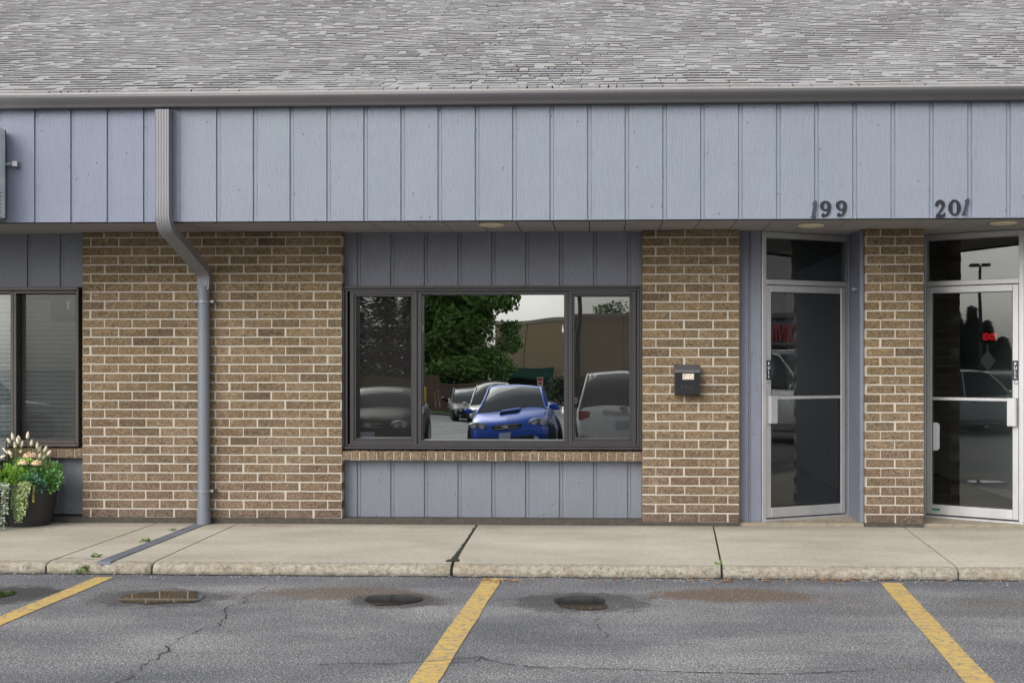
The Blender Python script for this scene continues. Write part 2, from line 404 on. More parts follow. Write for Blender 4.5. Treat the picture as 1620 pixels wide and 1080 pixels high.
# ground sheet behind the buildings
b0 = len(mb.v); mb.v += [(-400, 400, 0), (400, 400, 0), (-400, 14, 0), (400, 14, 0)]; mb.face((b0, b0+1, b0+3, b0+2))
tag(obj('parking_lot', mb, ASPHALT), 'worn grey asphalt parking lot in front of the shops', None, None, 'structure')

# yellow stall lines on the near lot
def line(p0, p1, w, name='parking_line'):
    mb = MB(); n = 14; d = (p1-p0).normalized(); s = Vector((d.y, -d.x, 0))*w/2
    pts = [p0.lerp(p1, i/n) for i in range(n+1)]
    for i, p in enumerate(pts):
        z = gz(p.y)+.004
        ja = random.uniform(-.006, .006); jb = random.uniform(-.006, .006)
        mb.v += [tuple((p-s*(1+ja/w*2))[:2])+(z,), tuple((p+s*(1+jb/w*2))[:2])+(z,)]
    for i in range(n): mb.face((2*i, 2*i+1, 2*i+3, 2*i+2))
    o = obj(name, mb, YELLOW); o['kind'] = 'structure'; return o
def gl(px, py): return on_ground(px, py, .004)
def ext(a, b, k): return a+(b-a)*k
for (a, b, k) in [((166, 912), (-20, 990), 3.2), ((780, 914), (669, 1080), 2.2), ((1408, 921), (1556, 1084), 2.2), ((-560, 905), (-900, 975), 3.0), ((2030, 930), (2330, 1060), 2.4)]:
    A = gl(*a); B = gl(*b); line(A, ext(A, B, k), .135)
for i in range(-6, 7):          # stall lines of the row behind the photographer
    x = -.4+i*2.8; line(Vector((x, -.5, 0)), Vector((x, -6, 0)), .11)

# cracks (irregular thin openings)
CRACK = plain('dark crack fill', (.022, .022, .024), .95, 0, .4, 40)
def crack(pts, w, jit=.02, z=.0045, step=.035, name='pavement_crack', mat=None):
    mb = MB(); P = []
    for i in range(len(pts)-1):
        a, b = pts[i], pts[i+1]; n = max(1, int((b-a).length/step))
        for k in range(n): P.append(a.lerp(b, k/n))
    P.append(pts[-1])
    Q = []; off = 0
    for i, p in enumerate(P):
        off = off*.7+random.uniform(-jit, jit)
        Q.append(Vector((p.x+off, p.y+random.uniform(-jit, jit)*.6, z+gz(p.y))))
    for i, p in enumerate(Q):
        t = (Q[min(i+1, len(Q)-1)]-Q[max(i-1, 0)]); t.z = 0; t.normalize(); s = Vector((t.y, -t.x, 0))
        ww = w*random.uniform(.25, 1.25)*(.35 if i in (0, len(Q)-1) else 1)/2
        mb.v += [tuple(p-s*ww), tuple(p+s*ww)]
    for i in range(len(Q)-1): mb.face((2*i, 2*i+1, 2*i+3, 2*i+2))
    o = obj(name, mb, mat or CRACK); o['kind'] = 'structure'; return o
def gp(*l): return [on_ground(x, y, 0) for (x, y) in l]
crack(gp((408, 938), (372, 957), (352, 970), (340, 990), (300, 1003), (270, 1022), (262, 1030), (240, 1042), (215, 1056), (186, 1085), (150, 1120)), .0085, .026)
crack(gp((400, 938), (425, 925)), .006)
crack(gp((500, 1052), (560, 1050), (620, 1050), (700, 1045), (765, 1039), (800, 1051), (850, 1056), (915, 1058), (990, 1058), (1080, 1063), (1230, 1066), (1400, 1060)), .009)
crack(gp((765, 1039), (742, 1046), (700, 1051)), .007)
crack(gp((380, 1046), (450, 1050), (520, 1052)), .004)
crack(gp((0, 1040), (90, 1046), (180, 1044)), .004)
crack(gp((945, 972), (938, 985), (950, 998), (962, 1004), (960, 1010)), .006, .012)
crack(gp((1080, 1050), (1200, 1058), (1330, 1056), (1500, 1060)), .004)
crack(gp((1352, 1010), (1370, 1007), (1395, 1007), (1410, 1008)), .004)

# puddles: still water films in shallow hollows
def puddle_mat():
    n = N('still puddle water'); n.set((.018, .017, .015), .03, 0, None, IOR=1.33)
    n.p.inputs['Specular IOR Level'].default_value = .9
    return n.m
WATER = puddle_mat()
WET = plain('wet dark asphalt rim', (.030, .030, .031), .45, 0, .6, 60, bump=.010, bs=160)
def blobmesh(cx, cy, rx, ry, z, n=80, seed=1, rough=.16, sharp=1.0):
    rnd = random.Random(seed); ph = [rnd.uniform(0, 6.28) for _ in range(8)]; mb = MB()
    for k in range(n):
        g = 2*math.pi*k/n
        r = 1+sum(rough/(j+1)*math.sin((j+2)*g+ph[j]) for j in range(8))+rnd.uniform(-.045, .045)
        mb.v.append((cx+rx*r*math.cos(g), cy+ry*r*math.sin(g), z))
    mb.face(range(n)); return mb
for i, (x0, x1, y0, y1) in enumerate([(186, 328, 932, 959), (572, 668, 938, 960), (866, 972, 941, 966), (-40, 30, 935, 946)]):
    a = on_ground(x0, (y0+y1)/2); b = on_ground(x1, (y0+y1)/2); c0 = on_ground((x0+x1)/2, y0).y; c1 = on_ground((x0+x1)/2, y1).y
    cx, cy, rx, ry = (a.x+b.x)/2, (c0+c1)/2, (b.x-a.x)/2, (c0-c1)/2
    o = obj('puddle', blobmesh(cx, cy, rx*.84, ry*.86, .006, n=160, seed=i+3, rough=.11), WATER); o['kind'] = 'structure'

# ------------------------------------------------------------------ sidewalk
ZS = .08
YW = 10.86
def nbr(y): return 0
YKF = YK
joints_px = [((250, 826), (60, 893)), ((376, 828), (233, 893)), ((752, 832), (716, 888)), ((1127, 828), (1143, 905)), ((1425, 830), (1524, 905))]
def jl(a, b):
    A = on_ground(*a, ZS); B = on_ground(*b, ZS)
    s = (B.x-A.x)/(B.y-A.y)
    return (A.x+s*(YW-A.y), A.x+s*(YK-A.y))
J = [jl(*j) for j in joints_px]
J = [(-11.6, -11.6), (-8.4, -8.4), (-5.9, -5.9)]+J+[(5.4, 5.6), (7.9, 8.1), (10.5, 10.6)]
mb = MB(); mk = MB()
def slab(mb, l, r, y0, y1, gap=.010):
    # l,r: (x at YW, x at YK); polygon slab with kerb nose, split along x for an irregular nose
    def xl(pair, y): t = (y-YW)/(YK-YW); return pair[0]+(pair[1]-pair[0])*t
    n = 40; m = 5
    ring = []
    prof = [(y1, ZS), (y0+.10, ZS), (y0+.035, ZS-.004), (y0+.010, ZS-.016), (y0, ZS-.036), (y0+.004, -.02)]
    base = len(mb.v)
    for i in range(n+1):
        for j, (y, z) in enumerate(prof):
            xa = xl(l, y)+gap/2; xb = xl(r, y)-gap/2
            x = xa+(xb-xa)*i/n
            jy = random.uniform(-.006, .006) if j in (3, 4, 5) else (random.uniform(-.003, .003) if j == 2 else 0)
            jz = random.uniform(-.004, .003) if j in (3, 4) else 0
            if i in (0, n) and j >= 2: jy += .02; jz -= .006
            mb.v.append((x, y+jy, z+jz))
    for i in range(n):
        for j in range(len(prof)-1):
            a = base+i*len(prof)+j; mb.cur = 0 if j < 1 else 1
            mb.face((a, a+1, a+1+len(prof), a+len(prof)))
    mb.cur = 1
    for i in (0, n):
        idx = [base+i*len(prof)+j for j in range(len(prof))]
        b = len(mb.v); mb.v.append((mb.v[idx[0]][0], y1, -.02)); mb.face(idx+[b])
gaps = [.012, .012, .012, .016, .012, .03, .018, .010, .012, .012, .012]
for i in range(len(J)-1):
    l = (J[i][0]+(gaps[i])/2, J[i][1]+gaps[i]/2); slab(mb, l, J[i+1], YK, YW, .006)
tag(obj('sidewalk', mb, [CONCRETE, KERB], smooth=50, normals=False), 'pale concrete sidewalk with a rounded kerb edge', None, None, 'structure')
mb = MB(); mb.box(-11.5, 10.4, YK+.03, YW, -.03, ZS-.03); obj('sidewalk_bed', mb, DARKGAP)['kind'] = 'structure'
# extra cracks in the sidewalk
def sp(*l): return [on_ground(x, y, ZS) for (x, y) in l]
crack([p for p in sp((95, 882), (130, 884), (165, 885))], .010, .006, ZS+.003, name='sidewalk_crack')
crack([p for p in sp((62, 889), (85, 886), (98, 882))], .008, .01, ZS+.003, name='sidewalk_crack')
crack(sp((374, 832), (420, 830), (440, 832), (470, 831)), .012, .008, ZS+.003, name='sidewalk_crack')
crack(sp((225, 889), (205, 890)), .006, .008, ZS+.003, name='sidewalk_crack')
# dirt line where asphalt meets the kerb
mb = MB()
n = 260
for i in range(n+1):
    x = -10+i*20/n; mb.v += [(x, YK+.03, .0035), (x, YK-random.uniform(.006, .03), .0035)]
for i in range(n): mb.face((2*i, 2*i+1, 2*i+3, 2*i+2))
obj('kerb_dirt', mb, DARKGAP)['kind'] = 'structure'

# ------------------------------------------------------------------ the building
X_L, X_R = -11.4, 10.4
ZSOF = 2.70; YF = 9.79; YP = 10.78
bld = empty('shop_building', (0, YB, 0), 'long low brown brick shop building with blue grey board fascia and shingled roof', 'building')
PIT = .2540; CRS = .0813; ZB0 = .135; MOR = .0120
bx1 = (ax(130, YB), ax(541, YB)); bx2 = (ax(1016, YB), ax(1170, YB)); bx3 = (ax(1369, YB), ax(1462, YB))
PX0 = ax(144, YB)
def bricks(name, x0, x1, phase, z0=ZB0, z1=ZSOF-.004, left=0, right=0, seed=1):
    rnd = random.Random(seed); mb = MB(); mm = MB()
    mm.box(x0+.004, x1-.004, YB+.0045, YB+.14, z0-.002, z1)
    if left: mm.box(x0+.004, x0+.14, YB+.14, YB+left, ZB0-.002, z1)
    if right: mm.box(x1-.14, x1-.004, YB+.14, YB+right, ZB0-.002, z1)
    nrow = int(math.ceil((z1-z0)/CRS))
    for r in range(nrow):
        za = z0+r*CRS; zb = min(za+CRS-MOR, z1)
        if zb-za < .012: continue
        off = phase+(PIT/2 if r % 2 else 0)
        k = math.floor((x0-off)/PIT)
        while True:
            a = off+k*PIT; a += rnd.uniform(-.004, .004); b = a+PIT-MOR*rnd.uniform(.7, 1.3); k += 1
            if a >= x1-.01: break
            a = max(a, x0); b = min(b, x1)
            if b-a < .02: continue
            jy = rnd.uniform(-.0015, .0015); jz = rnd.uniform(-.001, .001)
            mb.box(a, b, YB+jy, YB+.10, za+jz, zb+jz)
        for side, xx in ((left, x0), (right, x1)):
            if not side: continue
            y = YB+.10+MOR; a = y
            first = .09 if r % 2 else .19
            while a < YB+side-.02:
                b = min(a+first, YB+side); first = PIT-MOR
                if side is left and left and xx == x0: mb.box(xx, xx+.10, a, b, za, zb)
                else: mb.box(xx-.10, xx, a, b, za, zb)
                a = b+MOR
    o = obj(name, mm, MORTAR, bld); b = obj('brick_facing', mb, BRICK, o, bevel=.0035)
    return o
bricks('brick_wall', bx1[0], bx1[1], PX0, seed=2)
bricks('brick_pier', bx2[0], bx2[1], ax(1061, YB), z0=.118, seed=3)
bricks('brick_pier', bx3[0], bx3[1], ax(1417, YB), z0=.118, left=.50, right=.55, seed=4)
LW0 = -7.2
bricks('brick_wall', X_L, LW0, 0, seed=5)
bricks('brick_pier', 4.15, 5.0, 4.3, seed=6)
bricks('brick_wall', 7.4, X_R, 7.4, seed=7)
for a, b, zt_f in ((X_L, bx1[1], ZB0-.003), (bx1[1]+.001, bx2[0], ZB0-.003), (bx2[0]+.001, bx2[1], .1155), (bx3[0], bx3[1], .1155), (4.15, 4.999, ZB0-.003), (5.0, X_R, ZB0-.003)):
    mb = MB(); mb.box(a, b, YB+.008, YB+.5, ZS-.05, zt_f); obj('footing', mb, FOUND, bld)

def siding(name, x0, x1, z0, z1, y, grooves, mat, gw=.036, gd=.011, th=.02, parent=None):
    # profile in X with flat grooves, extruded in Z
    pr = [(x0, y)]
    for g in sorted(grooves):
        if g <= x0+.005 or g+gw >= x1-.005: continue
        pr += [(g-.0006, y), (g, y+gd+.004), (g+.004, y+gd+.004), (g+.005, y+gd), (g+gw-.005, y+gd), (g+gw-.004, y+gd+.004), (g+gw, y+gd+.004), (g+gw+.0006, y)]
    pr += [(x1, y)]
    mb = MB(); n = len(pr)
    for (x, yy) in pr: mb.v += [(x, yy, z0), (x, yy, z1)]
    for i in range(n-1): mb.face((2*i, 2*i+2, 2*i+3, 2*i+1))
    b = len(mb.v); mb.v += [(x0, y+th, z0), (x1, y+th, z0), (x1, y+th, z1), (x0, y+th, z1)]
    mb.face((b, b+3, b+2, b+1))
    mb.face([2*i for i in range(n)]+[b+1, b]); mb.face([2*i+1 for i in range(n)]+[b+2, b+3])
    mb.face((0, 1, b+3, b)); mb.face((2*n-2, 2*n-1, b+2, b+1))
    o = obj(name, mb, mat, bld if parent is None else parent, normals=False)
    me = o.data; bm = bmesh.new(); bm.from_mesh(me); bmesh.ops.recalc_face_normals(bm, faces=bm.faces[:]); bm.to_mesh(me); bm.free()
    return o
# fascia: one sheet left of the downspout, another right of it
g0 = ax(342, YF)
FZ0 = 2.69; FZ1 = 3.66
gro = [g0+.3059*i for i in range(-34, 32)]
xj = ax(285, YF)
siding('fascia_panel', X_L, xj-.0015, FZ0, FZ1, YF, [g for g in gro if g < xj-.1], FASCIA_L)
siding('fascia_panel', xj+.0015, X_R, FZ0, FZ1, YF, [g for g in gro if g > xj], FASCIA)
mb = MB(); mb.box(X_L, X_R, YF+.02, YF+.06, FZ0-.004, FZ1); obj('fascia_backing', mb, DARKGAP, bld)
# soffit boards
mb = MB(); gy1 = 11.45
sg = [g+.015 for g in gro]
xs2 = [X_L]+[g for g in sg if X_L < g < X_R]+[X_R]
for i in range(len(xs2)-1): mb.box(xs2[i]+.004, xs2[i+1]-.003, YF+.062, gy1, ZSOF, ZSOF+.012)
obj('soffit_boards', mb, SOFFIT, bld, bevel=.002)
mb = MB(); mb.box(X_L, X_R, YF+.062, gy1, ZSOF+.0125, ZSOF+.03); obj('soffit_backing', mb, DARKGAP, bld)
# siding above and below the windows
g1 = ax(564.6, YP)
gl2 = [g1+.3048*i for i in range(-40, 24)]
WZ0, WZ1 = .748, 2.212
gll = [ax(94.5, YP)+.3048*i for i in range(-12, 2)]
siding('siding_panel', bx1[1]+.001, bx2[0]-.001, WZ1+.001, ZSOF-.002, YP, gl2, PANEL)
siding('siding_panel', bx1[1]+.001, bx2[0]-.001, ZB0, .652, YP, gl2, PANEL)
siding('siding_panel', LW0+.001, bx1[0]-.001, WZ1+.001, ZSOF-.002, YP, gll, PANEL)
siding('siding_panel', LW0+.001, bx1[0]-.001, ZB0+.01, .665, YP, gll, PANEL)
# rowlock brick sills
def rowlock(x0, x1, zt, zb, seed):
    rnd = random.Random(seed); mb = MB(); mm = MB(); pitch = .0765; n = int(round((x1-x0)/pitch)); pitch = (x1-x0)/n
    for i in range(n):
        a = x0+i*pitch+.004; b = x0+(i+1)*pitch-.004; j = rnd.uniform(-.003, .003)
        yf = YB+.008+j
        mb.add([(a, yf, zb+.003), (b, yf, zb+.003), (b, yf, zt-.016+j), (a, yf, zt-.016+j), (a, YP+.1, zb+.003), (b, YP+.1, zb+.003), (b, YP+.1, zt), (a, YP+.1, zt)],
               [(0,1,2,3), (4,7,6,5), (0,4,5,1), (3,2,6,7), (0,3,7,4), (1,5,6,2)])
    mm.box(x0, x1, YB+.014, YP+.1, zb, zt-.02)
    o = obj('brick_sill', mm, MORTAR, bld); obj('brick_facing', mb, BRICK, o, bevel=.003)
rowlock(bx1[1]+.002, bx2[0]-.002, WZ0, .652, 1); rowlock(LW0+.002, bx1[0]-.002, WZ0+.012, .665, 2)

# ---- windows
def rect_frame(mb, x0, x1, z0, z1, w, y0, y1, wb=None, wt=None):
    wb = wb or w; wt = wt or w
    mb.box(x0, x0+w, y0, y1, z0, z1); mb.box(x1-w, x1, y0, y1, z0, z1)
    mb.box(x0+w, x1-w, y0, y1, z0, z0+wb); mb.box(x0+w, x1-w, y0, y1, z1-wt, z1)
YG = 10.84
mb = MB(); x0, x1 = ax(544, YP), ax(1015, YP)
rect_frame(mb, x0, x1, WZ0+.002, WZ1, .022, YB+.03, YP+.10)
rect_frame(mb, x0+.022, x1-.022, WZ0+.024, WZ1-.022, .024, YB+.05, YP+.10)
win = obj('window', mb, BRONZE, bld, bevel=.003)
win['label'] = 'wide dark three-pane window reflecting parked cars'
sashes = [(555, 661), (661, 899), (899, 1006)]
zt, zb = az_(459, YP, 780), az_(704, YP, 780)
for i, (a, b) in enumerate(sashes):
    xa, xb = ax(a, YP)+.001, ax(b, YP)-.001; mb = MB()
    side = i != 1
    ww = .036
    yf = YB+.062 if side else YB+.075
    rect_frame(mb, xa, xb, zb, zt, ww, yf, YP+.085, .045, .036)
    if side: rect_frame(mb, xa+ww, xb-ww, zb+.045, zt-.036, .018, yf+.012, YP+.08)
    s = obj('sash', mb, BRONZE, win, bevel=.002)
    gx0, gx1 = xa+ww+(.018 if side else -.002), xb-ww-(.018 if side else -.002)
    mb = MB(); mb.quad((gx0, YG, zb+.04), (gx1, YG, zb+.04), (gx1, YG, zt-.03), (gx0, YG, zt-.03))
    obj('glass_pane', mb, GLASS_SIDE if side else GLASS_MAIN, win, normals=False)
    if side:
        mb = MB(); mb.quad((gx0, YG-.03, zb+.04), (gx1, YG-.03, zb+.04), (gx1, YG-.03, zt-.03), (gx0, YG-.03, zt-.03))
        obj('insect_screen', mb, SCREEN, win, normals=False)
for (px, py) in ((668.5, 520), (890.5, 520), (668.5, 648), (890.5, 648)):
    mb = MB(); p = at(px, py, YG-.012); mb.box(p.x-.006, p.x+.006, p.y-.01, p.y+.008, p.z-.035, p.z+.03); mb.box(p.x-.011, p.x+.011, p.y-.012, p.y-.006, p.z-.02, p.z-.004)
    obj('sash_clip', mb, WHITE_P, win, bevel=.002)
# left window with blinds
mb = MB(); x0, x1 = LW0+.01, ax(130, YP)-.004
rect_frame(mb, x0, x1, WZ0+.014, WZ1, .016, YB+.04, YP+.10, .03, .03)
lw = obj('window', mb, BRONZE2, bld, bevel=.003); lw['label'] = 'dark framed window with closed blinds behind the planter'
divs = [x0+.016, -6.2, ax(24, YP), x1-.016]
zt2, zb2 = WZ1-.031, WZ0+.045
for i in range(3):
    xa, xb = divs[i]+.001, divs[i+1]-.001; mb = MB(); ww = .026
    rect_frame(mb, xa, xb, zb2, zt2, ww, YB+.075, YP+.085)
    obj('sash', mb, BRONZE2, lw, bevel=.002)
    mb = MB(); mb.quad((xa+ww, YG, zb2), (xb-ww, YG, zb2), (xb-ww, YG, zt2), (xa+ww, YG, zt2)); obj('glass_pane', mb, GLASS_LEFT, lw, normals=False)
    if i != 1:
        mb = MB(); mb.quad((xa+ww, YG-.03, zb2), (xb-ww, YG-.03, zb2), (xb-ww, YG-.03, zt2), (xa+ww, YG-.03, zt2)); obj('insect_screen', mb, screen('window insect screen', .40), lw, normals=False)
BLIND = plain('grey blind slats', (.50, .53, .54), .5, 0, .05)
bl = empty('window_blind', (-5.5, 10.95, WZ0), 'closed horizontal slat blinds hanging inside the window behind the planter', 'blind')
mb = MB(); z = WZ1-.04
while z > WZ0+.02:
    m = Matrix.Translation((0, 10.885, z)) @ Matrix.Rotation(R(-46), 4, 'X'); mb.box(x0+.05, x1-.05, -.025, .025, -.0006, .0006, m); z -= .042
o = obj('slats', mb, BLIND, bl, normals=False)
mb = MB()
for px in (88, 122, 52, 12, -60): xx = ax(px, 10.92); mb.tube([(xx, 10.858, WZ0+.03), (xx, 10.858, WZ1-.03)], .0016, 5)
obj('ladder_cord', mb, WHITE_P, bl)
mb = MB(); mb.box(x0+.05, x1-.05, 10.86, 10.91, WZ1-.05, WZ1-.005); obj('head_rail', mb, BLIND, bl, bevel=.003)
mb = MB(); p = at(108, 488, 10.90); q = at(129, 472, 10.90); mb.box(ax(84, 10.9), ax(128, 10.9), 10.842, 10.852, az_(505, 10.9, 100), az_(470, 10.9, 100))
o = obj('wall_device', mb, BLACKP, None, bevel=.008, seg=2)
tag(o, 'small dark device box with a white light strip inside the left window', 'device')
mb = MB(); mb.box(ax(108, 10.868), ax(112, 10.868), 10.8405, 10.8415, az_(489, 10.868, 110), az_(476, 10.868, 110)); obj('light_strip', mb, WHITE_P, o, bevel=.002)

# ---- entries with angled doors
def bar_m(A, B):      # local x along A->B, local y into the building, z up
    d = Vector((B[0]-A[0], B[1]-A[1], 0)); ang = math.atan2(d.y, d.x)
    return Matrix.Translation((A[0], A[1], 0)) @ Matrix.Rotation(ang, 4, 'Z'), d.length
FONT = None
def text_mesh(name, body, size, depth, m, mat, parent, sx=1, bold=0, align='CENTER', spacing=1):
    cu = bpy.data.curves.new(name, 'FONT'); cu.body = body; cu.size = size; cu.extrude = depth; cu.align_x = align; cu.align_y = 'CENTER'
    cu.offset = bold; cu.space_character = spacing; cu.resolution_u = 4
    t = bpy.data.objects.new(name, cu); COL.objects.link(t)
    dg = bpy.context.evaluated_depsgraph_get(); me = bpy.data.meshes.new_from_object(t.evaluated_get(dg))
    bpy.data.objects.remove(t); bpy.data.curves.remove(cu)
    me.name = name; me.materials.clear(); me.materials.append(mat)
    me.transform(m @ Matrix.Diagonal((sx, 1, 1, 1)))
    o = bpy.data.objects.new(name, me); COL.objects.link(o)
    if parent: me.transform(worldm(parent).inverted()); o.parent = parent
    return o
ZT = .125      # threshold level
def shop_door(A, B, hinge, label, ZH=2.225, ztop=ZSOF-.004):
    m, W = bar_m(A, B)
    fj = .045
    mb = MB()
    for xa, xb in ((0, fj), (W-fj, W)): mb.box(xa, xb, -.02, .09, ZT, ztop, m)
    mb.box(fj, W-fj, -.02, .09, ZH, ZH+.045, m); mb.box(fj, W-fj, -.02, .09, ztop-.05, ztop, m)
    mb.box(.0, W, -.035, .095, ZT-.025, ZT, m)
    # stops and stacked jamb profiles at the hinge side
    if hinge == 'R':
        for k, xx in enumerate((W-fj-.002, W-fj-.020)): mb.box(xx-.012, xx, .0+.01*k, .085, ZT, ZH, m)
    d = obj('shop_door', mb, ALU, bld, bevel=.003); d['label'] = label
    lx0, lx1 = fj+.003, W-fj-.003
    if hinge == 'R': lx1 -= .03
    lz0, lz1 = ZT+.012, ZH-.006; st = .052
    mb = MB()
    mb.box(lx0, lx0+st, -.012, .033, lz0, lz1, m); mb.box(lx1-st, lx1, -.012, .033, lz0, lz1, m)
    mb.box(lx0+st, lx1-st, -.012, .033, lz0, lz0+.09, m); mb.box(lx0+st, lx1-st, -.012, .033, lz1-.06, lz1, m)
    obj('door_leaf', mb, ALU, d, bevel=.003)
    mb = MB()
    gx0, gx1 = lx0+st, lx1-st; gz0, gz1 = lz0+.09, lz1-.06
    mb.box(gx0, gx0+.006, -.008, .02, gz0, gz1, m); mb.box(gx1-.006, gx1, -.008, .02, gz0, gz1, m); mb.box(gx0, gx1, -.008, .02, gz0, gz0+.006, m); mb.box(gx0, gx1, -.008, .02, gz1-.006, gz1, m)
    obj('glazing_bead', mb, BLACKP, d)
    mb = MB(); mb.quad(*[m @ Vector(p) for p in ((gx0, .01, gz0), (gx1, .01, gz0), (gx1, .01, gz1), (gx0, .01, gz1))]); obj('door_glass', mb, GLASS_DOOR, d, normals=False)
    mb = MB(); mb.quad(*[m @ Vector(p) for p in ((fj, .03, ZH+.045), (W-fj, .03, ZH+.045), (W-fj, .03, ztop-.05), (fj, .03, ztop-.05))]); obj('transom_glass', mb, GLASS_DOOR, d, normals=False)
    zp = az_(629, A[1])
    mb = MB(); mb.box(gx0, gx1, -.010, .004, zp-.014, zp+.014, m); obj('push_bar', mb, ALU, d, bevel=.003)
    mb = MB()
    hx = lx0+.026 if hinge == 'R' else lx1-.026
    s = 1 if hinge == 'R' else -1
    zc = az_(647, A[1])
    a, b = sorted((hx-.012*s, hx+.062*s)); mb.box(a, b, -.062, -.050, zc-.125, zc+.125, m)
    a, b = sorted((hx-.020*s, hx-.010*s)); mb.box(a, b, -.062, -.012, zc-.125, zc+.125, m)
    obj('pull_handle', mb, ALU, d, bevel=.003)
    zl = az_(603, A[1]); mb = MB()
    mm = m @ Matrix.Translation((hx-.004*s, -.012, zl)) @ Matrix.Rotation(R(90), 4, 'X')
    mb.lathe([(.017, 0), (.017, .005), (.011, .008), (.0105, .006), (.004, .006)], n=20, m=mm); obj('lock_cylinder', mb, STEEL, d, smooth=40)
    zc = az_(585, A[1]); mb = MB()
    mb.box(hx-.025, hx+.023, -.0145, -.0118, zc-.088, zc+.088, m); sgn = obj('pull_sign', mb, plain('black pull label', (.012, .014, .02), .4), d)
    WL = plain('white pull lettering', (.6, .62, .64), .5)
    sgx = hx-.001
    t = text_mesh('pull_lettering', 'P\nU\nL\nL', .037, .0003, m @ Matrix.Translation((sgx, -.0152, zc)) @ Matrix.Rotation(R(90), 4, 'X'), WL, d, sx=.95, bold=.0012, spacing=1)
    return d, m, W, (lx0, lx1, lz0, lz1)
A1 = (ax(1204, 10.80), 10.80); B1 = (ax(1347, 11.25), 11.25)
d1, m1, W1, l1 = shop_door(A1, B1, 'R', 'aluminium glass door below number 199 next to the mailbox')
A2 = (ax(1458, 11.22), 11.22); B2 = (ax(1621, 10.73), 10.73)
d2, m2, W2, l2 = shop_door(A2, B2, 'L', 'aluminium glass door below number 201 at the right edge')
# thing on door 2: rounded inner handle plate and green sticker
mb = MB(); pl = []
for k in range(13): g = R(90-180*k/12); pl.append((.035+.028*math.cos(g)-.0, .10+.028*math.sin(g) if g > 0 else -.10+.028*math.sin(g)))
pl = [(.0, .128), (.035, .128)]+[(.035+.028*math.sin(R(t)), .10+.028*math.cos(R(t))) for t in range(15, 91, 15)]+[(.035+.028*math.cos(R(t)), -.10-.028*math.sin(R(t))) for t in range(0, 91, 15)]+[(0, -.128)]
zc = az_(688, 11.2); mb.prism(pl, .012, m2 @ Matrix.Translation((l2[0]+.052, -.003, zc))); obj('mail_slot_cover', mb, plain('pale plastic plate', (.42, .43, .44), .4), d2, bevel=.002)
mb = MB(); mb.box(l2[0]+.05, l2[0]+.125, -.0135, -.0118, l2[2]+.035, l2[2]+.055, m2); obj('green_sticker', mb, plain('green sticker', (.02, .16, .12), .5), d2)
# side panels and reveals
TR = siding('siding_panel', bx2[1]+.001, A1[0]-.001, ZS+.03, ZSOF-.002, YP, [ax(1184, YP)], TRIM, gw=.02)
mb = MB(); mb.box(bx3[0]-.035, bx3[0]-.002, YB+.05, B1[1]+.12, ZS+.03, ZSOF-.002)
mb.box(B1[0]+.012, bx3[0]-.036, B1[1]-.0, B1[1]+.06, ZS+.03, ZSOF-.002); mb.box(bx3[0]-.0515, bx3[0]-.036, B1[1]-.09, B1[1]-.001, ZS+.03, ZSOF-.002)
obj('reveal_panel', mb, TRIM, bld, bevel=.002)
mb = MB(); mb.box(bx3[1]+.002, A2[0]-.002, YB+.45, A2[1]+.1, ZS+.03, ZSOF-.002); mb.box(B2[0]+.003, 4.149, YB+.08, YB+.2, ZS+.03, ZSOF-.002)
obj('reveal_panel', mb, TRIM, bld, bevel=.002)
mb = MB(); p = at(1366.5, 457, 10.80); mb.lathe([(.012, 0), (.012, .02), (.02, .022), (.02, .04), (.012, .045)], n=16, m=Matrix.Translation((bx3[0]-.035, 10.85, p.z)) @ Matrix.Rotation(R(-90), 4, 'Y'))
o = obj('door_bumper', mb, STEEL, bld, smooth=40)
# entry slabs (raised thresholds)
mb = MB(); mb.box(bx2[1]+.002, bx3[0]-.002, YB+.03, 11.5, ZS-.06, ZS+.028); mb.box(bx3[1]+.002, 4.148, YB+.03, 11.5, ZS-.06, ZS+.028)
obj('door_sill', mb, plain('tan gritty concrete', (.26, .225, .165), .95, 0, .4, 25, bump=.01, bs=90), bld, bevel=.008, seg=2)

# right of entry 201: window bay beyond the frame
siding('siding_panel', 5.001, 7.399, WZ1+.001, ZSOF-.002, YP, gl2, PANEL); siding('siding_panel', 5.001, 7.399, ZB0, .652, YP, gl2, PANEL); rowlock(5.002, 7.398, WZ0, .652, 3)
mb = MB(); rect_frame(mb, 5.01, 7.39, WZ0+.002, WZ1, .05, YB+.05, YP+.10); mb.box(6.17, 6.22, YB+.06, YP+.09, WZ0+.05, WZ1-.05)
rw = obj('window', mb, BRONZE, bld, bevel=.003); rw['label'] = 'dark window beyond the number 201 entry'
mb = MB(); mb.quad((5.06, YG, WZ0+.05), (7.34, YG, WZ0+.05), (7.34, YG, WZ1-.05), (5.06, YG, WZ1-.05)); obj('glass_pane', mb, GLASS_MAIN, rw, normals=False)

# ---- interior
mb = MB()
mb.box(X_L, X_R, YB+.15, YB+.20, 2.72, 3.6)                      # wall above soffit line
mb.box(X_L, 1.25, 17.5, 17.6, 0, 3.2); mb.box(2.2, X_R, 17.5, 17.6, 0, 3.2); mb.box(1.25, 2.2, 17.5, 17.6, 0, .9); mb.box(X_L, X_L+.1, YB+.2, 17.5, 0, 3.2); mb.box(X_R-.1, X_R, YB+.2, 17.5, 0, 3.2)  # unseen opening added in the back wall so daylight reaches the inner side wall
mb.box(-4.4, -4.3, 10.9, 17.5, 0, 3.2); mb.box(1.10, 1.20, 10.96, 17.5, 0, 3.2); mb.box(4.35, 4.45, 10.9, 17.5, 0, 3.2)
obj('interior_wall', mb, INT_WALL, bld)
mb = MB(); mb.box(2.72, 2.80, 11.35, 17.5, 0, 3.2); part = obj('interior_wall', mb, INT_WALL, bld)
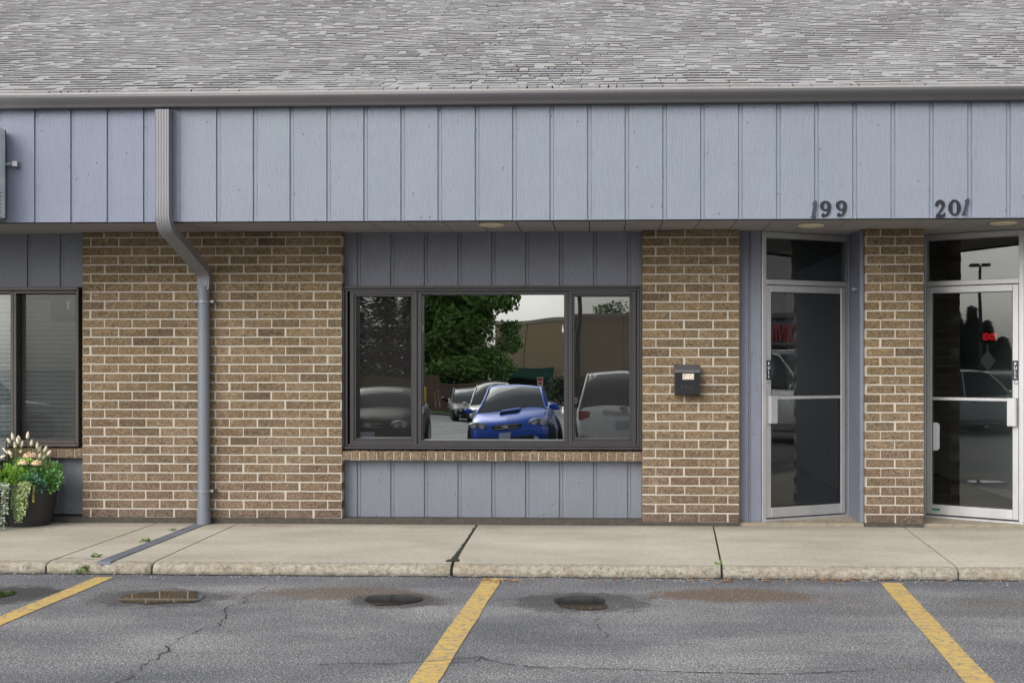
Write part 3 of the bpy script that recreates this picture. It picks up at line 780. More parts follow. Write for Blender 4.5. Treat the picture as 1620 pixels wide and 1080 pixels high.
mb = MB(); mb.box(2.712, 2.72, 14.2, 14.28, .42, .54); obj('wall_outlet', mb, WHITE_P, part, bevel=.003)
mb = MB(); mb.box(X_L, X_R, 11.5, 17.5, ZS-.05, ZS+.01); obj('interior_floor', mb, INT_FLOOR, bld)
mb = MB(); mb.box(X_L, X_R, 11.45, 17.5, 2.75, 2.80); obj('interior_ceiling', mb, INT_DARK, bld)
mb = MB(); mb.box(-3.6, 1.05, 12.6, 12.68, ZS, 2.7); obj('interior_partition', mb, INT_DARK, bld)
mb = MB(); mb.box(bx3[1]-.4, bx3[1]+.0, YB+.56, YB+.7, .1, 2.7); obj('interior_return', mb, INT_DARK, bld)
# ---- lit exit sign inside shop 201
ex = at(1566.5, 533, 12.8); es = empty('exit_sign', (ex.x, 12.8, ex.z-.15), 'red lit EXIT sign inside the right-hand shop', 'exit sign')
mb = MB(); mb.box(ex.x-.10, ex.x+.10, 12.8, 12.85, ex.z-.06, ex.z+.06); obj('sign_box', mb, BLACKP, es, bevel=.005)
n = N('lit red letters'); n.set((.3, 0, 0), .5); n.p.inputs['Emission Color'].default_value = (1, .03, .04, 1); n.p.inputs['Emission Strength'].default_value = .22; EXR = n.m
text_mesh('lettering', 'EXIT', .092, .003, Matrix.Translation((ex.x, 12.794, ex.z)) @ Matrix.Rotation(R(90), 4, 'X'), EXR, es, sx=.8, bold=.006)

# ---- roof shingles
EZ, EY = 3.745, 9.70
def roof_profile():
    y, z = EY, EZ; a = 20.3; pts = [(y, z, a)]
    for i in range(74):
        aa = R(a+min(3.8, .06*i)); y += .143*math.cos(aa); z += .143*math.sin(aa); pts.append((y, z, aa))
    return pts
RP = roof_profile(); rnd = random.Random(11); mb = MB()
def warp(x, i):  # gentle waviness of the deck plus a small local hump
    h = (.010*math.sin(x*1.3+i*.11)+.007*math.sin(x*3.1-i*.23))*min(1, i/6)
    return h+.006*math.exp(-((x-.42)/.10)**2)*math.exp(-((i-3)/2.5)**2)
for i in range(len(RP)-1):
    (y0, z0, _), (y1, z1, a1) = RP[i], RP[i+1]; ny, nz = -math.sin(a1), math.cos(a1)
    half = 8 if i < 6 else 8.5
    x = -11.4+rnd.uniform(0, .3); x_end = 10.4; lift = .0
    while x < x_end:
        wd = rnd.choice((.06, .08, .10, .12, .14, .18)); t = rnd.choice((.002, .0055, .0065, .0065, .0075, .0085, .0095)); sl = rnd.choice((-1, 1))*rnd.uniform(0, .012)
        xa, xb = x, min(x+wd, x_end)-.002
        j = rnd.uniform(-.003, .003)
        def pt(xx, yy, zz, h): h += warp(xx, i); return (xx, yy+ny*h, zz+nz*h)
        ly, lz = math.cos(a1), math.sin(a1)
        vs = [pt(xa-sl, y0+ly*j, z0+lz*j, .005+t), pt(xb+sl, y0+ly*j, z0+lz*j, .005+t), pt(xb, y1+ly*.03, z1+lz*.03, .003), pt(xa, y1+ly*.03, z1+lz*.03, .003),
              pt(xa-sl, y0+ly*j, z0+lz*j, -.004), pt(xb+sl, y0+ly*j, z0+lz*j, -.004)]
        mb.cur = 0; mb.add(vs, [(0, 1, 2, 3), (4, 0, 3), (5, 2, 1)]); mb.cur = 1 if t > .005 and i > 0 else 0; mb.face((len(mb.v)-2, len(mb.v)-1, len(mb.v)-5, len(mb.v)-6)); x += wd
roof = obj('roof', mb, [SHINGLE, plain('dark shingle edge', (.075, .068, .066), .95, 0, .3, 30)], bld, normals=False)
mb = MB()
for i in range(len(RP)-1):
    (y0, z0, _), (y1, z1, _) = RP[i], RP[i+1]; mb.quad((X_L, y0, z0-.025), (X_R, y0, z0-.025), (X_R, y1, z1-.025), (X_L, y1, z1-.025))
yr, zr, _ = RP[-1]; mb.quad((X_L, yr, zr-.02), (X_R, yr, zr-.02), (X_R, yr+10, zr-3.5), (X_L, yr+10, zr-3.5))
obj('roof_deck', mb, DARKGAP, roof)
# ---- gutter
def extr_profile(prof, x0, x1, mb, closed=False):
    n = len(prof); b = len(mb.v)
    for (y, z) in prof: mb.v += [(x0, y, z), (x1, y, z)]
    for i in range(n-1): mb.face((b+2*i, b+2*i+1, b+2*i+3, b+2*i+2))
YGU = YF-.002
gp_ = [(YGU, 3.725), (YGU, 3.622), (YGU-.062, 3.622), (YGU-.070, 3.626), (YGU-.072, 3.638), (YGU-.078, 3.646), (YGU-.094, 3.665), (YGU-.112, 3.685), (YGU-.118, 3.700), (YGU-.118, 3.717), (YGU-.110, 3.722), (YGU-.100, 3.717)]
mb = MB(); extr_profile(gp_, X_L, X_R, mb)
o = obj('gutter', mb, GUTTER, bld, smooth=25, normals=False); md = o.modifiers.new('t', 'SOLIDIFY'); md.thickness = .002
mb = MB(); mb.box(X_L, X_R, YGU-.10, YGU-.0, 3.712, 3.7155); mb.box(X_L, X_R, EY-.006, EY+.04, EZ-.028, EZ-.004)
obj('drip_edge', mb, GUTTER_HI, bld)

# ---- downspout
rw_ = .0575; cyd = YF-.052
px_top = ax(259, cyd)
sq = []
def rect_ring(w, d, nrib=5):
    pts = []
    for k in range(nrib*2+1):
        x = -w+2*w*k/(nrib*2); pts.append((x, -d+(.0035 if k % 2 else 0)))
    pts += [(w, -d*.5), (w, d), (-w, d), (-w, -d*.5)]
    return pts
ring = rect_ring(.058, .045)
def sweep(path, ring, mb):       # path: list of (center, xaxis, yaxis)
    base = len(mb.v); n = len(ring)
    for c, xa, ya in path:
        for (a, b) in ring: mb.v.append(tuple(Vector(c)+Vector(xa)*a+Vector(ya)*b))
    for i in range(len(path)-1):
        for k in range(n):
            k2 = (k+1) % n; mb.face((base+i*n+k, base+i*n+k2, base+(i+1)*n+k2, base+(i+1)*n+k))
    mb.face([base+k for k in range(n)]); mb.face([base+(len(path)-1)*n+k for k in range(n)])
XA = (1, 0, 0); YA = (0, 1, 0)
ypipe = YB-.058
px_bot = ax(322.5, ypipe)
zt_, z_b1 = 3.60, az_(352, cyd, 259); z_b2 = az_(430, ypipe, 322)
P0 = Vector((px_top, cyd, zt_)); P1 = Vector((px_top, cyd, z_b1)); P2 = Vector((px_bot, ypipe, z_b2)); P3 = Vector((px_bot, ypipe, az_(458, ypipe, 322)))
dd = (P2-P1).normalized()
ds = empty('downspout', (px_bot, ypipe, ZS), 'grey rain downspout bent back from the gutter to the brick wall', 'downspout')
mb = MB()
def frame_at(t):     # cross-section frame turning from vertical to diagonal
    d = Vector((0, 0, -1)).lerp(dd, t).normalized()
    ya = Vector((0, 1, 0)); ya = (ya-d*ya.dot(d)).normalized(); xa = ya.cross(d)
    if xa.x < 0: xa = -xa
    return d, xa, ya
path = [(P0, XA, YA), (P0+(P1-P0)*.80, XA, YA)]; mb.cur = 0
sweep(path, [(a*.97, b*.97) for a, b in ring], mb)
path = [(P0+(P1-P0)*.795, XA, YA), (P1+Vector((0, 0, .06)), XA, YA)]
c = P1+Vector((0, 0, .06))
for t in (.2, .4, .6, .8, 1):
    d, xa, ya = frame_at(t); c = c+d*.034; path.append((c, xa, ya))
sweep(path, ring, mb); ce = c
d, xa, ya = frame_at(1)
c2 = P2-dd*.04
path = [(ce-dd*.01, xa, ya), (c2, xa, ya)]; sweep(path, [(a*.96, b*.96) for a, b in ring], mb)
path = [(c2-dd*.03, xa, ya)]; c = c2
for t in (.8, .6, .4, .2, 0):
    d, xa, ya = frame_at(t); c = c+d*.026; path.append((c, xa, ya))
path.append((Vector((px_bot, ypipe, P3.z-.0)), Vector(XA), Vector(YA)))
sweep(path, [(a*.93, b*.93) for a, b in ring], mb)
obj('square_downpipe', mb, DOWN, ds, smooth=30)
mb = MB(); mb.tube([(px_bot, ypipe, P3.z+.03), (px_bot, ypipe, .19)], .053, 28); mb.tube([(px_bot, ypipe, .20), (px_bot, ypipe, .085)], .060, 28)
obj('round_pipe', mb, PIPE, ds, smooth=40)
for py in (477, 776):
    z = az_(py, ypipe, 322); mb = MB()
    mb.lathe([(.0535, -.010), (.0600, -.010), (.0600, .010), (.0535, .010)], c=(px_bot, ypipe, z), n=28)
    mb.box(px_bot-.10, px_bot-.055, YB-.066, YB-.060, z-.010, z+.010); mb.box(px_bot+.055, px_bot+.10, YB-.066, YB-.060, z-.010, z+.010); mb.box(px_bot-.10, px_bot-.092, YB-.066, YB+.001, z-.010, z+.010); mb.box(px_bot+.092, px_bot+.10, YB-.066, YB+.001, z-.010, z+.010)
    mb.lathe([(.006, 0), (.006, .006)], n=10, m=Matrix.Translation((px_bot+.085, YB-.066, z)) @ Matrix.Rotation(R(90), 4, 'X')); mb.lathe([(.006, 0), (.006, .006)], n=10, m=Matrix.Translation((px_bot-.085, YB-.066, z)) @ Matrix.Rotation(R(90), 4, 'X'))
    obj('pipe_bracket', mb, plain('dull strap steel', (.26, .27, .29), .45, .4), ds)
# metal channel set into the sidewalk
a = on_ground(318, 829, ZS); b = on_ground(133, 902, ZS); b.y = YK-.01
mb = MB(); dch = (b-a).normalized(); sd_ = Vector((-dch.y, dch.x, 0)); sd_ = -sd_ if sd_.x < 0 else sd_
ring_c = [(-.052, .001), (-.052, .005), (-.044, .007), (-.036, .0035), (.036, .0035), (.044, .007), (.052, .005), (.052, .001)]
base = len(mb.v)
def chp(y, dz): p = a.lerp(b, (y-a.y)/(b.y-a.y)); p.z = ZS+dz; return p
pts = [a, a.lerp(b, .3), a.lerp(b, .62), chp(YK+.09, .002), chp(YK+.03, .0), chp(YK+.012, -.012)]
for i, p in enumerate(pts):
    for (u_, h_) in ring_c: mb.v.append(tuple(p+sd_*u_+Vector((0, 0, h_+random.uniform(-.001, .001)))))
for i in range(len(pts)-1):
    for k in range(len(ring_c)-1): q = base+i*len(ring_c)+k; mb.face((q, q+1, q+1+len(ring_c), q+len(ring_c)))
tag(obj('drain_channel', mb, plain('stained slate grey channel', (.13, .143, .175), .6, .0, .5, 7, bump=.002, bs=30), smooth=20), 'flat metal rain channel crossing the sidewalk below the downspout', 'drain channel')

# ---- soffit lights
def soffit_light(px, py, label):
    yy = 10.2; 
    # find depth where the pixel meets the soffit
    u = (px-CX)/F; v = (CY-py)/F; t = (ZSOF-.012-ZC)/v; X = t*(u*math.cos(TH)-math.sin(TH)); Yp = t*(u*math.sin(TH)+math.cos(TH))
    r = empty('soffit_light', (X, Yp, ZSOF-.03), label, 'ceiling light', 'round lights in the soffit')
    mb = MB(); mb.lathe([(.108, 0), (.112, -.008), (.104, -.017), (.086, -.021), (.084, -.019)], c=(X, Yp, ZSOF-.001), n=40, cap=False); obj('trim_ring', mb, CREAM, r, smooth=50)
    mb = MB(); mb.lathe([(.0838, -.018), (.05, -.023), (.0, -.025)], c=(X, Yp, ZSOF-.001), n=40, cap=False); obj('lens', mb, CREAM, r, smooth=60)
soffit_light(778, 356, 'round cream soffit light above the wide three-pane window')
soffit_light(1283, 357, 'round cream soffit light above the door under number 199')
soffit_light(1588, 353, 'round cream soffit light above the door under number 201')

# ---- house numbers (serif numerals cut from plate)
def stroke(mb, pts, ws, th, m):
    n = len(pts); Lf = []; Rt = []
    for i, (x, z) in enumerate(pts):
        a = Vector(pts[max(i-1, 0)]); b = Vector(pts[min(i+1, n-1)]); t = (b-a).normalized(); nn = Vector((-t.y, t.x)); w = ws[i]/2 if isinstance(ws, (list, tuple)) else ws/2
        Lf.append((x+nn.x*w, z+nn.y*w)); Rt.append((x-nn.x*w, z-nn.y*w))
    vs = []
    for y in (0, th):
        for p in Lf: vs.append(m @ Vector((p[0], y, p[1])))
        for p in Rt: vs.append(m @ Vector((p[0], y, p[1])))
    fs = []
    for i in range(n-1):
        fs += [(i, i+1, n+i+1, n+i), (2*n+i, 3*n+i, 3*n+i+1, 2*n+i+1), (i, 2*n+i, 2*n+i+1, i+1), (n+i, n+i+1, 3*n+i+1, 3*n+i)]
    fs += [(0, n, 3*n, 2*n), (n-1, 3*n-1, 4*n-1, 2*n-1)]
    mb.add(vs, fs)
def digit(ch, H):
    S = []
    el = lambda cx, cz, rx, rz, a0, a1, n=22: [(cx+rx*math.cos(R(a0+(a1-a0)*i/n)), cz+rz*math.sin(R(a0+(a1-a0)*i/n))) for i in range(n+1)]
    tk = lambda pts, w0, w1, cx: [w0+(w1-w0)*abs(math.cos(math.atan2(p[1]-cx[1], p[0]-cx[0])))**1.5 for p in pts]
    if ch == '0': p = el(0, .5, .255, .43, 90, 450, 36); S.append((p, tk(p, .09, .24, (0, .5))))
    if ch == '9':
        p = el(-.02, .68, .22, .25, 0, 360, 28); S.append((p, tk(p, .08, .21, (-.02, .68))))
        q = el(-.12, .60, .33, .54, 15, -72, 16); S.append((q, [.2-.10*(i/16) for i in range(17)]))
        S.append((el(-.15, .12, .06, .06, 0, 360, 12), .10))
    if ch == '2':
        p = el(0, .72, .22, .22, 165, -20, 16)+[(.12, .50), (-.02, .32), (-.20, .12)]; S.append((p, [.10]*3+[.14]*3+[.2]*8+[.2, .18, .14, .12, .10, .10]))
        S.append(([(-.26, .08), (-.1, .07), (.08, .06), (.2, .09), (.27, .24)], [.12, .17, .18, .15, .07])); S.append((el(-.17, .76, .055, .055, 0, 360, 12), .10))
    if ch == '1':
        S.append(([(-.02, .0), (0, .5), (.03, 1.0)], [.17, .18, .15])); S.append(([(-.14, .80), (-.05, .86), (.03, .99)], [.05, .08, .1])); S.append(([(-.16, .02), (.14, .02)], [.05, .05]))
    return S
NUM = plain('dark bronze numerals', (.018, .020, .026), .4, .4, .2, 20)
NUM_L = plain('faded grey numeral', (.035, .04, .052), .5, .2, .3, 20)
def number(chars, label, xs_, z0s, tilts):
    c = at(sum(xs_)/len(xs_), 343, YF); r = empty('house_number', (c.x, YF-.008, c.z), label, 'house number')
    for ch, px, zz, tl in zip(chars, xs_, z0s, tilts):
        p = at(px, zz, YF-.012); H = .135; mb = MB()
        m = Matrix.Translation((p.x, YF-.014, p.z)) @ Matrix.Rotation(R(tl), 4, 'Y') @ Matrix.Diagonal((H, 1, H, 1))
        for i, (pts, ws) in enumerate(digit(ch, H)):
            stroke(mb, pts, ws, .010, m @ Matrix.Translation((0, -.0004*i, 0)))
        obj('digit', mb, NUM_L if ch == '1' else NUM, r)
number('199', 'dark house number 199 on the fascia above the left glass door', (1287, 1306.5, 1331), (343.5, 343.5, 343), (5, 0, 2))
number('201', 'dark house number 201 on the fascia above the right glass door', (1488, 1510.5, 1525.5), (343.5, 341.5, 340), (-4, -1, 12))

# ---- mailbox
mc = at(1086.5, 624, YB); mw = .11; mbx = empty('mailbox', (mc.x, YB-.06, mc.z), 'small black wall mailbox on the brick pier', 'mailbox')
xa, xb = mc.x-mw, mc.x+mw; z0 = mc.z; z1 = z0+.215; mb = MB()
mb.add([(xa, YB-.085, z0), (xb, YB-.085, z0), (xb, YB-.001, z0), (xa, YB-.001, z0), (xa, YB-.105, z1), (xb, YB-.105, z1), (xb, YB-.001, z1), (xa, YB-.001, z1)], [(0,3,2,1), (4,5,6,7), (0,1,5,4), (1,2,6,5), (2,3,7,6), (3,0,4,7)])
body = obj('box_body', mb, BLACKP, mbx, bevel=.004, seg=2)
mb = MB(); e = .003
mb.add([(xa-e, YB-.115, z1-.022), (xb+e, YB-.115, z1-.022), (xb+e, YB-.111, z1+.006), (xa-e, YB-.111, z1+.006), (xa-e, YB-.002, z1+.052), (xb+e, YB-.002, z1+.052), (xb+e, YB-.002, z1+.003), (xa-e, YB-.002, z1+.003), (xa-e, YB-.108, z1-.022), (xb+e, YB-.108, z1-.022)],
       [(0,1,2,3), (3,2,5,4), (4,5,6,7), (7,6,9,8), (8,9,1,0), (0,3,4,7,8), (1,9,6,5,2)])
obj('lid', mb, plain('worn black lid', (.07, .073, .08), .4, .1, .6, 40), mbx, bevel=.003)
mb = MB(); yl = YB-.1045; mb.add([(mc.x-.045, yl+.003, z0+.135), (mc.x+.055, yl+.003, z0+.135), (mc.x+.055, yl-.0015, z0+.187), (mc.x-.036, yl-.0015, z0+.187), (mc.x-.045, yl-.001, z0+.18)], [(0,1,2,3,4)])
def lab():
    n = N('aged paper label'); v = n.noise(120, 3, n.pos((1, 1, .35)), .6); g = n.n('TexVoronoi', Scale=80); n.l(n.pos((1, 1, .5)), g.inputs['Vector'])
    return n.set(n.mix(n.ramp(v, [(.5, 0), (.6, 1)]), (.62, .55, .45), (.36, .31, .27)), .7)
for v_ in range(5): x_, y_, z_ = mb.v[v_]; mb.v[v_] = (x_, y_-.006+(0 if z_ > z0+.15 else .003), z_)
obj('paper_label', mb, lab(), mbx)
EMB = plain('raised black lettering', (.03, .032, .038), .35)
text_mesh('lettering', 'Mail', .058, .001, Matrix.Translation((mc.x, YB-.0945, z0+.065)) @ Matrix.Rotation(R(90), 4, 'X'), EMB, mbx, sx=1.2)
mb = MB(); mb.box(mc.x-.08, mc.x+.08, YB-.091, YB-.085, z0+.02, z0+.025); obj('emboss_line', mb, EMB, mbx, bevel=.001)

# ---- sign cabinet at the left edge, with its conduit
SGN = plain('weathered white sign metal', (.60, .67, .70), .55, 0, .3, 9, bump=.001)
xr = ax(8.5, YF-.04); zt_s, zb_s = az_(200, YF-.1, 5), az_(347, YF-.1, 5)
sg_ = empty('sign_cabinet', (xr-1.0, YF-.15, zb_s), 'weathered white metal sign cabinet on the fascia at the left edge', 'sign')
mb = MB(); pr = [(-.03, zb_s+.01), (-.22, zb_s), (-.25, zb_s+.03), (-.25, zt_s-.03), (-.22, zt_s), (-.03, zt_s-.02)]
mb.prism([(p[0], p[1]) for p in pr], 2.0, Matrix.Translation((xr, YF, 0)) @ Matrix.Rotation(R(90), 4, 'Z'))
obj('cabinet', mb, SGN, sg_, bevel=.004)
mb = MB(); mb.box(xr-1.95, xr-.05, YF-.256, YF-.2505, zb_s+.06, zt_s-.06); obj('sign_face', mb, WHITE_P, sg_)
RUST = plain('rusty dark edge', (.05, .04, .033), .9, 0, .5, 30)
mb = MB(); mb.box(xr+.0015, xr+.004, YF-.045, YF-.033, zb_s+.01, zt_s-.02); mb.box(xr+.0015, xr+.004, YF-.22, YF-.03, zb_s+.004, zb_s+.012)
for k in range(6): zz = zb_s+.06+k*.03; mb.box(xr+.001, xr+.0035, YF-.16+.01*(k % 2), YF-.12, zz, zz+.008)
obj('rust_edge', mb, RUST, sg_)
c_ = at(22, 260, YF-.03); mb = MB(); mb.tube([(xr-.02, YF-.035, c_.z), (xr+.055, YF-.035, c_.z+.002), (xr+.065, YF-.035, c_.z)], .013, 14); mb.lathe([(.02, -.012), (.02, .012)], n=14, m=Matrix.Translation((xr+.03, YF-.035, c_.z)) @ Matrix.Rotation(R(90), 4, 'Y'))
mb.box(xr+.06, xr+.105, YF-.055, YF-.002, c_.z-.022, c_.z+.024); obj('conduit_fitting', mb, STEEL, sg_, bevel=.002, smooth=40)

# ================================================================== things on the sidewalk
# ---- planter
pc = on_ground(49, 829, ZS); pc = Vector((pc.x, pc.y-.03, ZS)); pr_top = .262
pot = empty('planter', (pc.x, pc.y, ZS), 'dark round pot of mixed trailing greenery and bunny tail grass on the sidewalk', 'planter')
mb = MB(); Hh = .375
mb.lathe([(.0, .0), (.172, .0), (.178, .012), (.205, .12), (.222, .20), (.236, .30), (.243, .325), (.262, .332), (.268, .345), (.268, .370), (.258, .376), (.245, .370), (.24, .34), (.0, .33)], c=tuple(pc), n=64, cap=False)
obj('pot', mb, BLACK_T, pot, smooth=45)
mb = MB(); mb.lathe([(.24, .345), (.0, .35)], c=tuple(pc), n=32, cap=False); obj('soil', mb, plain('potting soil', (.02, .014, .01), .95, 0, .5, 40), pot)
rl = random.Random(5)
def leaf(mb, p, d, L_, W_, nrm=None):
    d = d.normalized(); a = d.cross(Vector((rl.uniform(-1, 1), rl.uniform(-1, 1), rl.uniform(-1, 1))))
    if a.length < .01: a = Vector((1, 0, 0))
    a.normalize(); b = d.cross(a)
    mid = p+d*L_*.5+b*L_*.10; tip = p+d*L_
    mb.add([p, p+d*L_*.3+a*W_*.42, p+d*L_*.68+a*W_*.40+b*L_*.05, tip, p+d*L_*.68-a*W_*.40+b*L_*.05, p+d*L_*.3-a*W_*.42], [(0,1,2,3,4,5)])
def rdir(up=.3):
    v = Vector((rl.gauss(0, 1), rl.gauss(0, 1), rl.gauss(0, 1)+up)); return v.normalized()
PM = {'bright': leafmat('bright boxwood leaves', (.14, .32, .04), (.34, .55, .10)), 'dark': leafmat('deep green leaves', (.07, .20, .05), (.20, .40, .12)),
      'olive': leafmat('olive yellow leaves', (.17, .17, .02), (.30, .26, .04)), 'silver': leafmat('silver green leaves', (.20, .27, .18), (.42, .48, .36)), 'pearl': leafmat('string of pearls', (.10, .19, .06), (.22, .32, .12)),
      'blue': leafmat('blue green succulent', (.07, .20, .12), (.17, .34, .22))}
top = Vector((pc.x, pc.y, ZS+.40))
def clump(mb, c, r, n, L_, W_):
    for _ in range(n):
        v = rdir(.2); p = c+Vector((v.x*r*1.1, v.y*r, v.z*r))*rl.uniform(.3, 1); leaf(mb, p, v+Vector((0, 0, .3)), L_*rl.uniform(.7, 1.2), W_)
for nm, cl in {'bright': [(-.25, -.10, .0, .11), (-.22, -.08, .06, .10), (-.14, -.16, .05, .10), (-.02, -.16, .06, .10), (.02, -.08, .10, .10), (-.24, -.02, -.02, .09)],
               'dark': [(.14, -.10, .05, .10), (.22, -.06, .03, .10), (.24, -.10, -.02, .06), (.02, -.10, .08, .08), (.17, .04, .07, .10), (-.08, .02, .08, .12), (.08, -.18, .02, .07)],
               'olive': [(.08, -.06, .10, .07), (.12, 0, .08, .07), (.05, -.19, .0, .04)], 'blue': [(.12, -.19, .01, .055), (.17, -.16, -.02, .05)]}.items():
    mb = MB()
    for (x, y, z, r) in cl: clump(mb, top+Vector((x, y, z-.01)), r, 330 if nm != 'olive' else 200, .032, .024)
    obj('foliage', mb, PM[nm], pot, normals=False)
def strand(mb, p, length, L_, W_, dens, out, sway=.02, bead=False):
    q = Vector(p); n = int(length/dens); d = Vector(out)
    for i in range(n):
        t = i/n; d = d*.86+Vector((rl.uniform(-sway, sway), rl.uniform(-sway, sway), -1))*.14*1.6; q = q+d.normalized()*dens
        if bead:
            for _ in range(3): 
                c = q+rdir()*.010; r = .0065
                mb.add([c+Vector(v)*r for v in ((1,0,0),(-1,0,0),(0,1,0),(0,-1,0),(0,0,1),(0,0,-1))], [(0,2,4),(2,1,4),(1,3,4),(3,0,4),(2,0,5),(1,2,5),(3,1,5),(0,3,5)])
        else:
            for sgn_ in (-1, 1): leaf(mb, q, Vector((sgn_*.8, rl.uniform(-.6, .2), -.5)), L_*rl.uniform(.7, 1.2), W_)
mb = MB()
for (dx, dl) in ((-.10, .30), (-.085, .34), (-.065, .30), (-.045, .26), (-.12, .22), (-.03, .22)): strand(mb, top+Vector((dx+.10, -.235, -.02)), dl, 0, 0, .010, (0, -.6, .1), bead=True)
obj('trailing_pearls', mb, PM['pearl'], pot, smooth=180)
mb = MB()
for (dx, y, dl) in ((-.24, -.16, .42), (-.26, -.12, .40), (-.22, -.18, .30), (-.215, -.2, .2), (-.20, -.2, .30), (-.28, -.08, .22), (-.17, -.21, .48), (-.30, -.10, .44), (-.26, -.15, .46), (-.20, -.2, .36), (-.14, -.22, .3)): strand(mb, top+Vector((dx+.10, y-.03, .0)), dl, .034, .024, .022, (-.3 if dx < -.19 else 0, -.6, .2))
obj('trailing_leaves', mb, PM['silver'], pot, normals=False)
mb = MB()
for (dx, dl) in ((.0, .28), (.015, .34), (.03, .26), (-.015, .38), (-.03, .30), (.045, .16)): strand(mb, top+Vector((dx+.09, -.24, .02)), dl, .03, .02, .018, (0, -.6, .2))
obj('trailing_leaves', mb, leafmat('pale olive leaves', (.15, .20, .06), (.32, .38, .16)), pot, normals=False)
mb = MB()
for dx in (.09, -.16):
    mb = MB(); strand(mb, top+Vector((dx+.08, -.25, -.02)), .15, .012, .010, .006, (0, -.6, .1)); obj('trailing_sprig', mb, PM['olive'], pot, normals=False)
# bunny tail grasses: stems and fluffy heads
TAIL = plain('cream seed head', (.62, .56, .44), .9, 0, .15, 60); STEM = plain('grass stem', (.16, .19, .07), .8)
def head(mb, a, b, r):
    n = 8; rings = [(0, .3), (.12, .85), (.35, 1), (.65, .9), (.88, .55), (1, .15)]
    mb.tube([a.lerp(b, t) for t, _ in rings], [r*s for _, s in rings], n)
tails = [(8, 712, 14, -14), (5, 722, -12, -4), (24, 703, -4, 12), (14, 697, -8, 10), (28, 697, -4, 12), (44, 688, 2, 13), (11, 704, -4, 8), (3, 716, -10, 3), (59, 704, 0, 12), (63, 710, 5, 11), (72, 710, 6, 12), (63, 721, 2, 10), (70, 723, 6, 9), (3, 730, -9, 5), (7, 735, -8, 5), (30, 693, -4, 10)]
yt = pc.y
tails += [(20, 690, -3, 13), (35, 702, 3, 12), (50, 700, 2, 12), (2, 702, -6, 11), (16, 716, -8, 9), (78, 716, 8, 9)]
for (px, py, ddx, ddy) in tails:
    yy = yt+rl.uniform(-.10, .10); a = at(px-ddx*.35, py+ddy*.45, yy); b = at(px+ddx*.35, py-ddy*.45, yy)
    if b.z < a.z: a, b = b, a
    mb = MB(); head(mb, a, b, .0155); o = obj('seed_head', mb, TAIL, pot, smooth=180)
mb = MB()
for (px, py, ddx, ddy) in tails:
    a = at(px-ddx*.35, py+ddy*.45, yt); root = top+Vector((rl.uniform(-.06, .08), rl.uniform(-.04, .04), 0)); mid = root.lerp(a, .6)+Vector((0, 0, .03))
    mb.tube([root, mid, a], .0018, 5)
for _ in range(70):
    root = top+Vector((rl.uniform(-.08, .10), rl.uniform(-.06, .06), 0)); tip = root+Vector((rl.uniform(-.20, .14), rl.uniform(-.08, .08), rl.uniform(.16, .33)))
    a = Vector((.0022, 0, 0)); m_ = root.lerp(tip, .55)+Vector((0, 0, .02)); mb.add([root-a, root+a, m_+a*.8, tip, m_-a*.8], [(0,1,2,3,4)])
obj('grass_stems', mb, STEM, pot)
POM = plain('peach bloom', (.80, .64, .44), .9, 0, .2, 90, bump=.004, bs=200)
for (px, py, rr) in ((47, 722, .052), (37, 733, .040), (58, 734, .042)):
    c = at(px, py, yt-.17); mb = MB()
    for _ in range(160):
        v = rdir(.5); v.z = abs(v.z)*.55-.1; leaf(mb, c+v*rr*.2, v, rr*rl.uniform(.8, 1.05), .016)
    mb.lathe([(0, -.012), (rr*.8, -.008), (rr*.92, .010), (rr*.6, .022), (0, .028)], c=tuple(c), n=20, cap=False)
    o = obj('bloom', mb, POM, pot, normals=False)
    mb = MB(); mb.tube([c-Vector((0, 0, .13)), c], .0025, 6); obj('bloom_stem', mb, BARK, pot)
mb = MB()
for (px, py) in ((10, 727), (24, 706), (33, 714), (18, 722)):
    mb = MB(); c = at(px, py, yt-.02); mb.lathe([(0, -.014), (.01, -.01), (.014, 0), (.01, .01), (0, .014)], c=tuple(c), n=10, cap=False)
    obj('dried_bud', mb, plain('pale yellow buds', (.55, .50, .28), .8), pot, smooth=60)
mb = MB(); c = at(32, 748, yt-.14)
for _ in range(120):
    d = Vector((rl.uniform(-1, .6), rl.uniform(-.3, .1), rl.uniform(-.3, .9))).normalized(); L_ = rl.uniform(.05, .10); q = c+d*L_; a = Vector((.001, 0, .001)); mb.add([c-a, c+a, q], [(0,1,2)])
obj('feather_grass', mb, plain('silvery feather grass', (.45, .48, .50), .7), pot, normals=False)

# ---- dark slatted chair mostly outside the left edge
CH = plain('dark grey resin chair', (.028, .030, .036), .5, 0, .15)
hx = ax(9.5, 10.45); ch = empty('patio_chair', (hx-.35, 10.3, ZS), 'dark slatted patio chair just showing at the left edge behind the planter', 'chair')
def chair_part(name, f): mb = MB(); f(mb); obj(name, mb, CH, ch, bevel=.005)
def back(mb):
    for k in range(6):
        x0_ = hx-.095-.11*k; h = .80-.006*(k-2.5)**2
        m = Matrix.Translation((0, 10.40, ZS+.35)) @ Matrix.Rotation(R(-10), 4, 'X'); mb.box(x0_, x0_+.092, 0, .02, -.02, h-.35, m)
chair_part('backrest', back)
def seat(mb):
    for k in range(6): mb.box(hx-.62, hx-.03, 9.90+.085*k, 9.975+.085*k, ZS+.36-.008*k, ZS+.382-.008*k)
chair_part('seat', seat)
for sx_ in (-.66, -.03):
    def arm(mb): mb.box(hx+sx_-.04, hx+sx_+.03, 9.86, 10.46, ZS+.56, ZS+.585)
    chair_part('armrest', arm)
    for yy in (9.90, 10.40):
        def leg_(mb): mb.box(hx+sx_-.025, hx+sx_+.02, yy, yy+.07, ZS, ZS+.56)
        chair_part('leg', leg_)

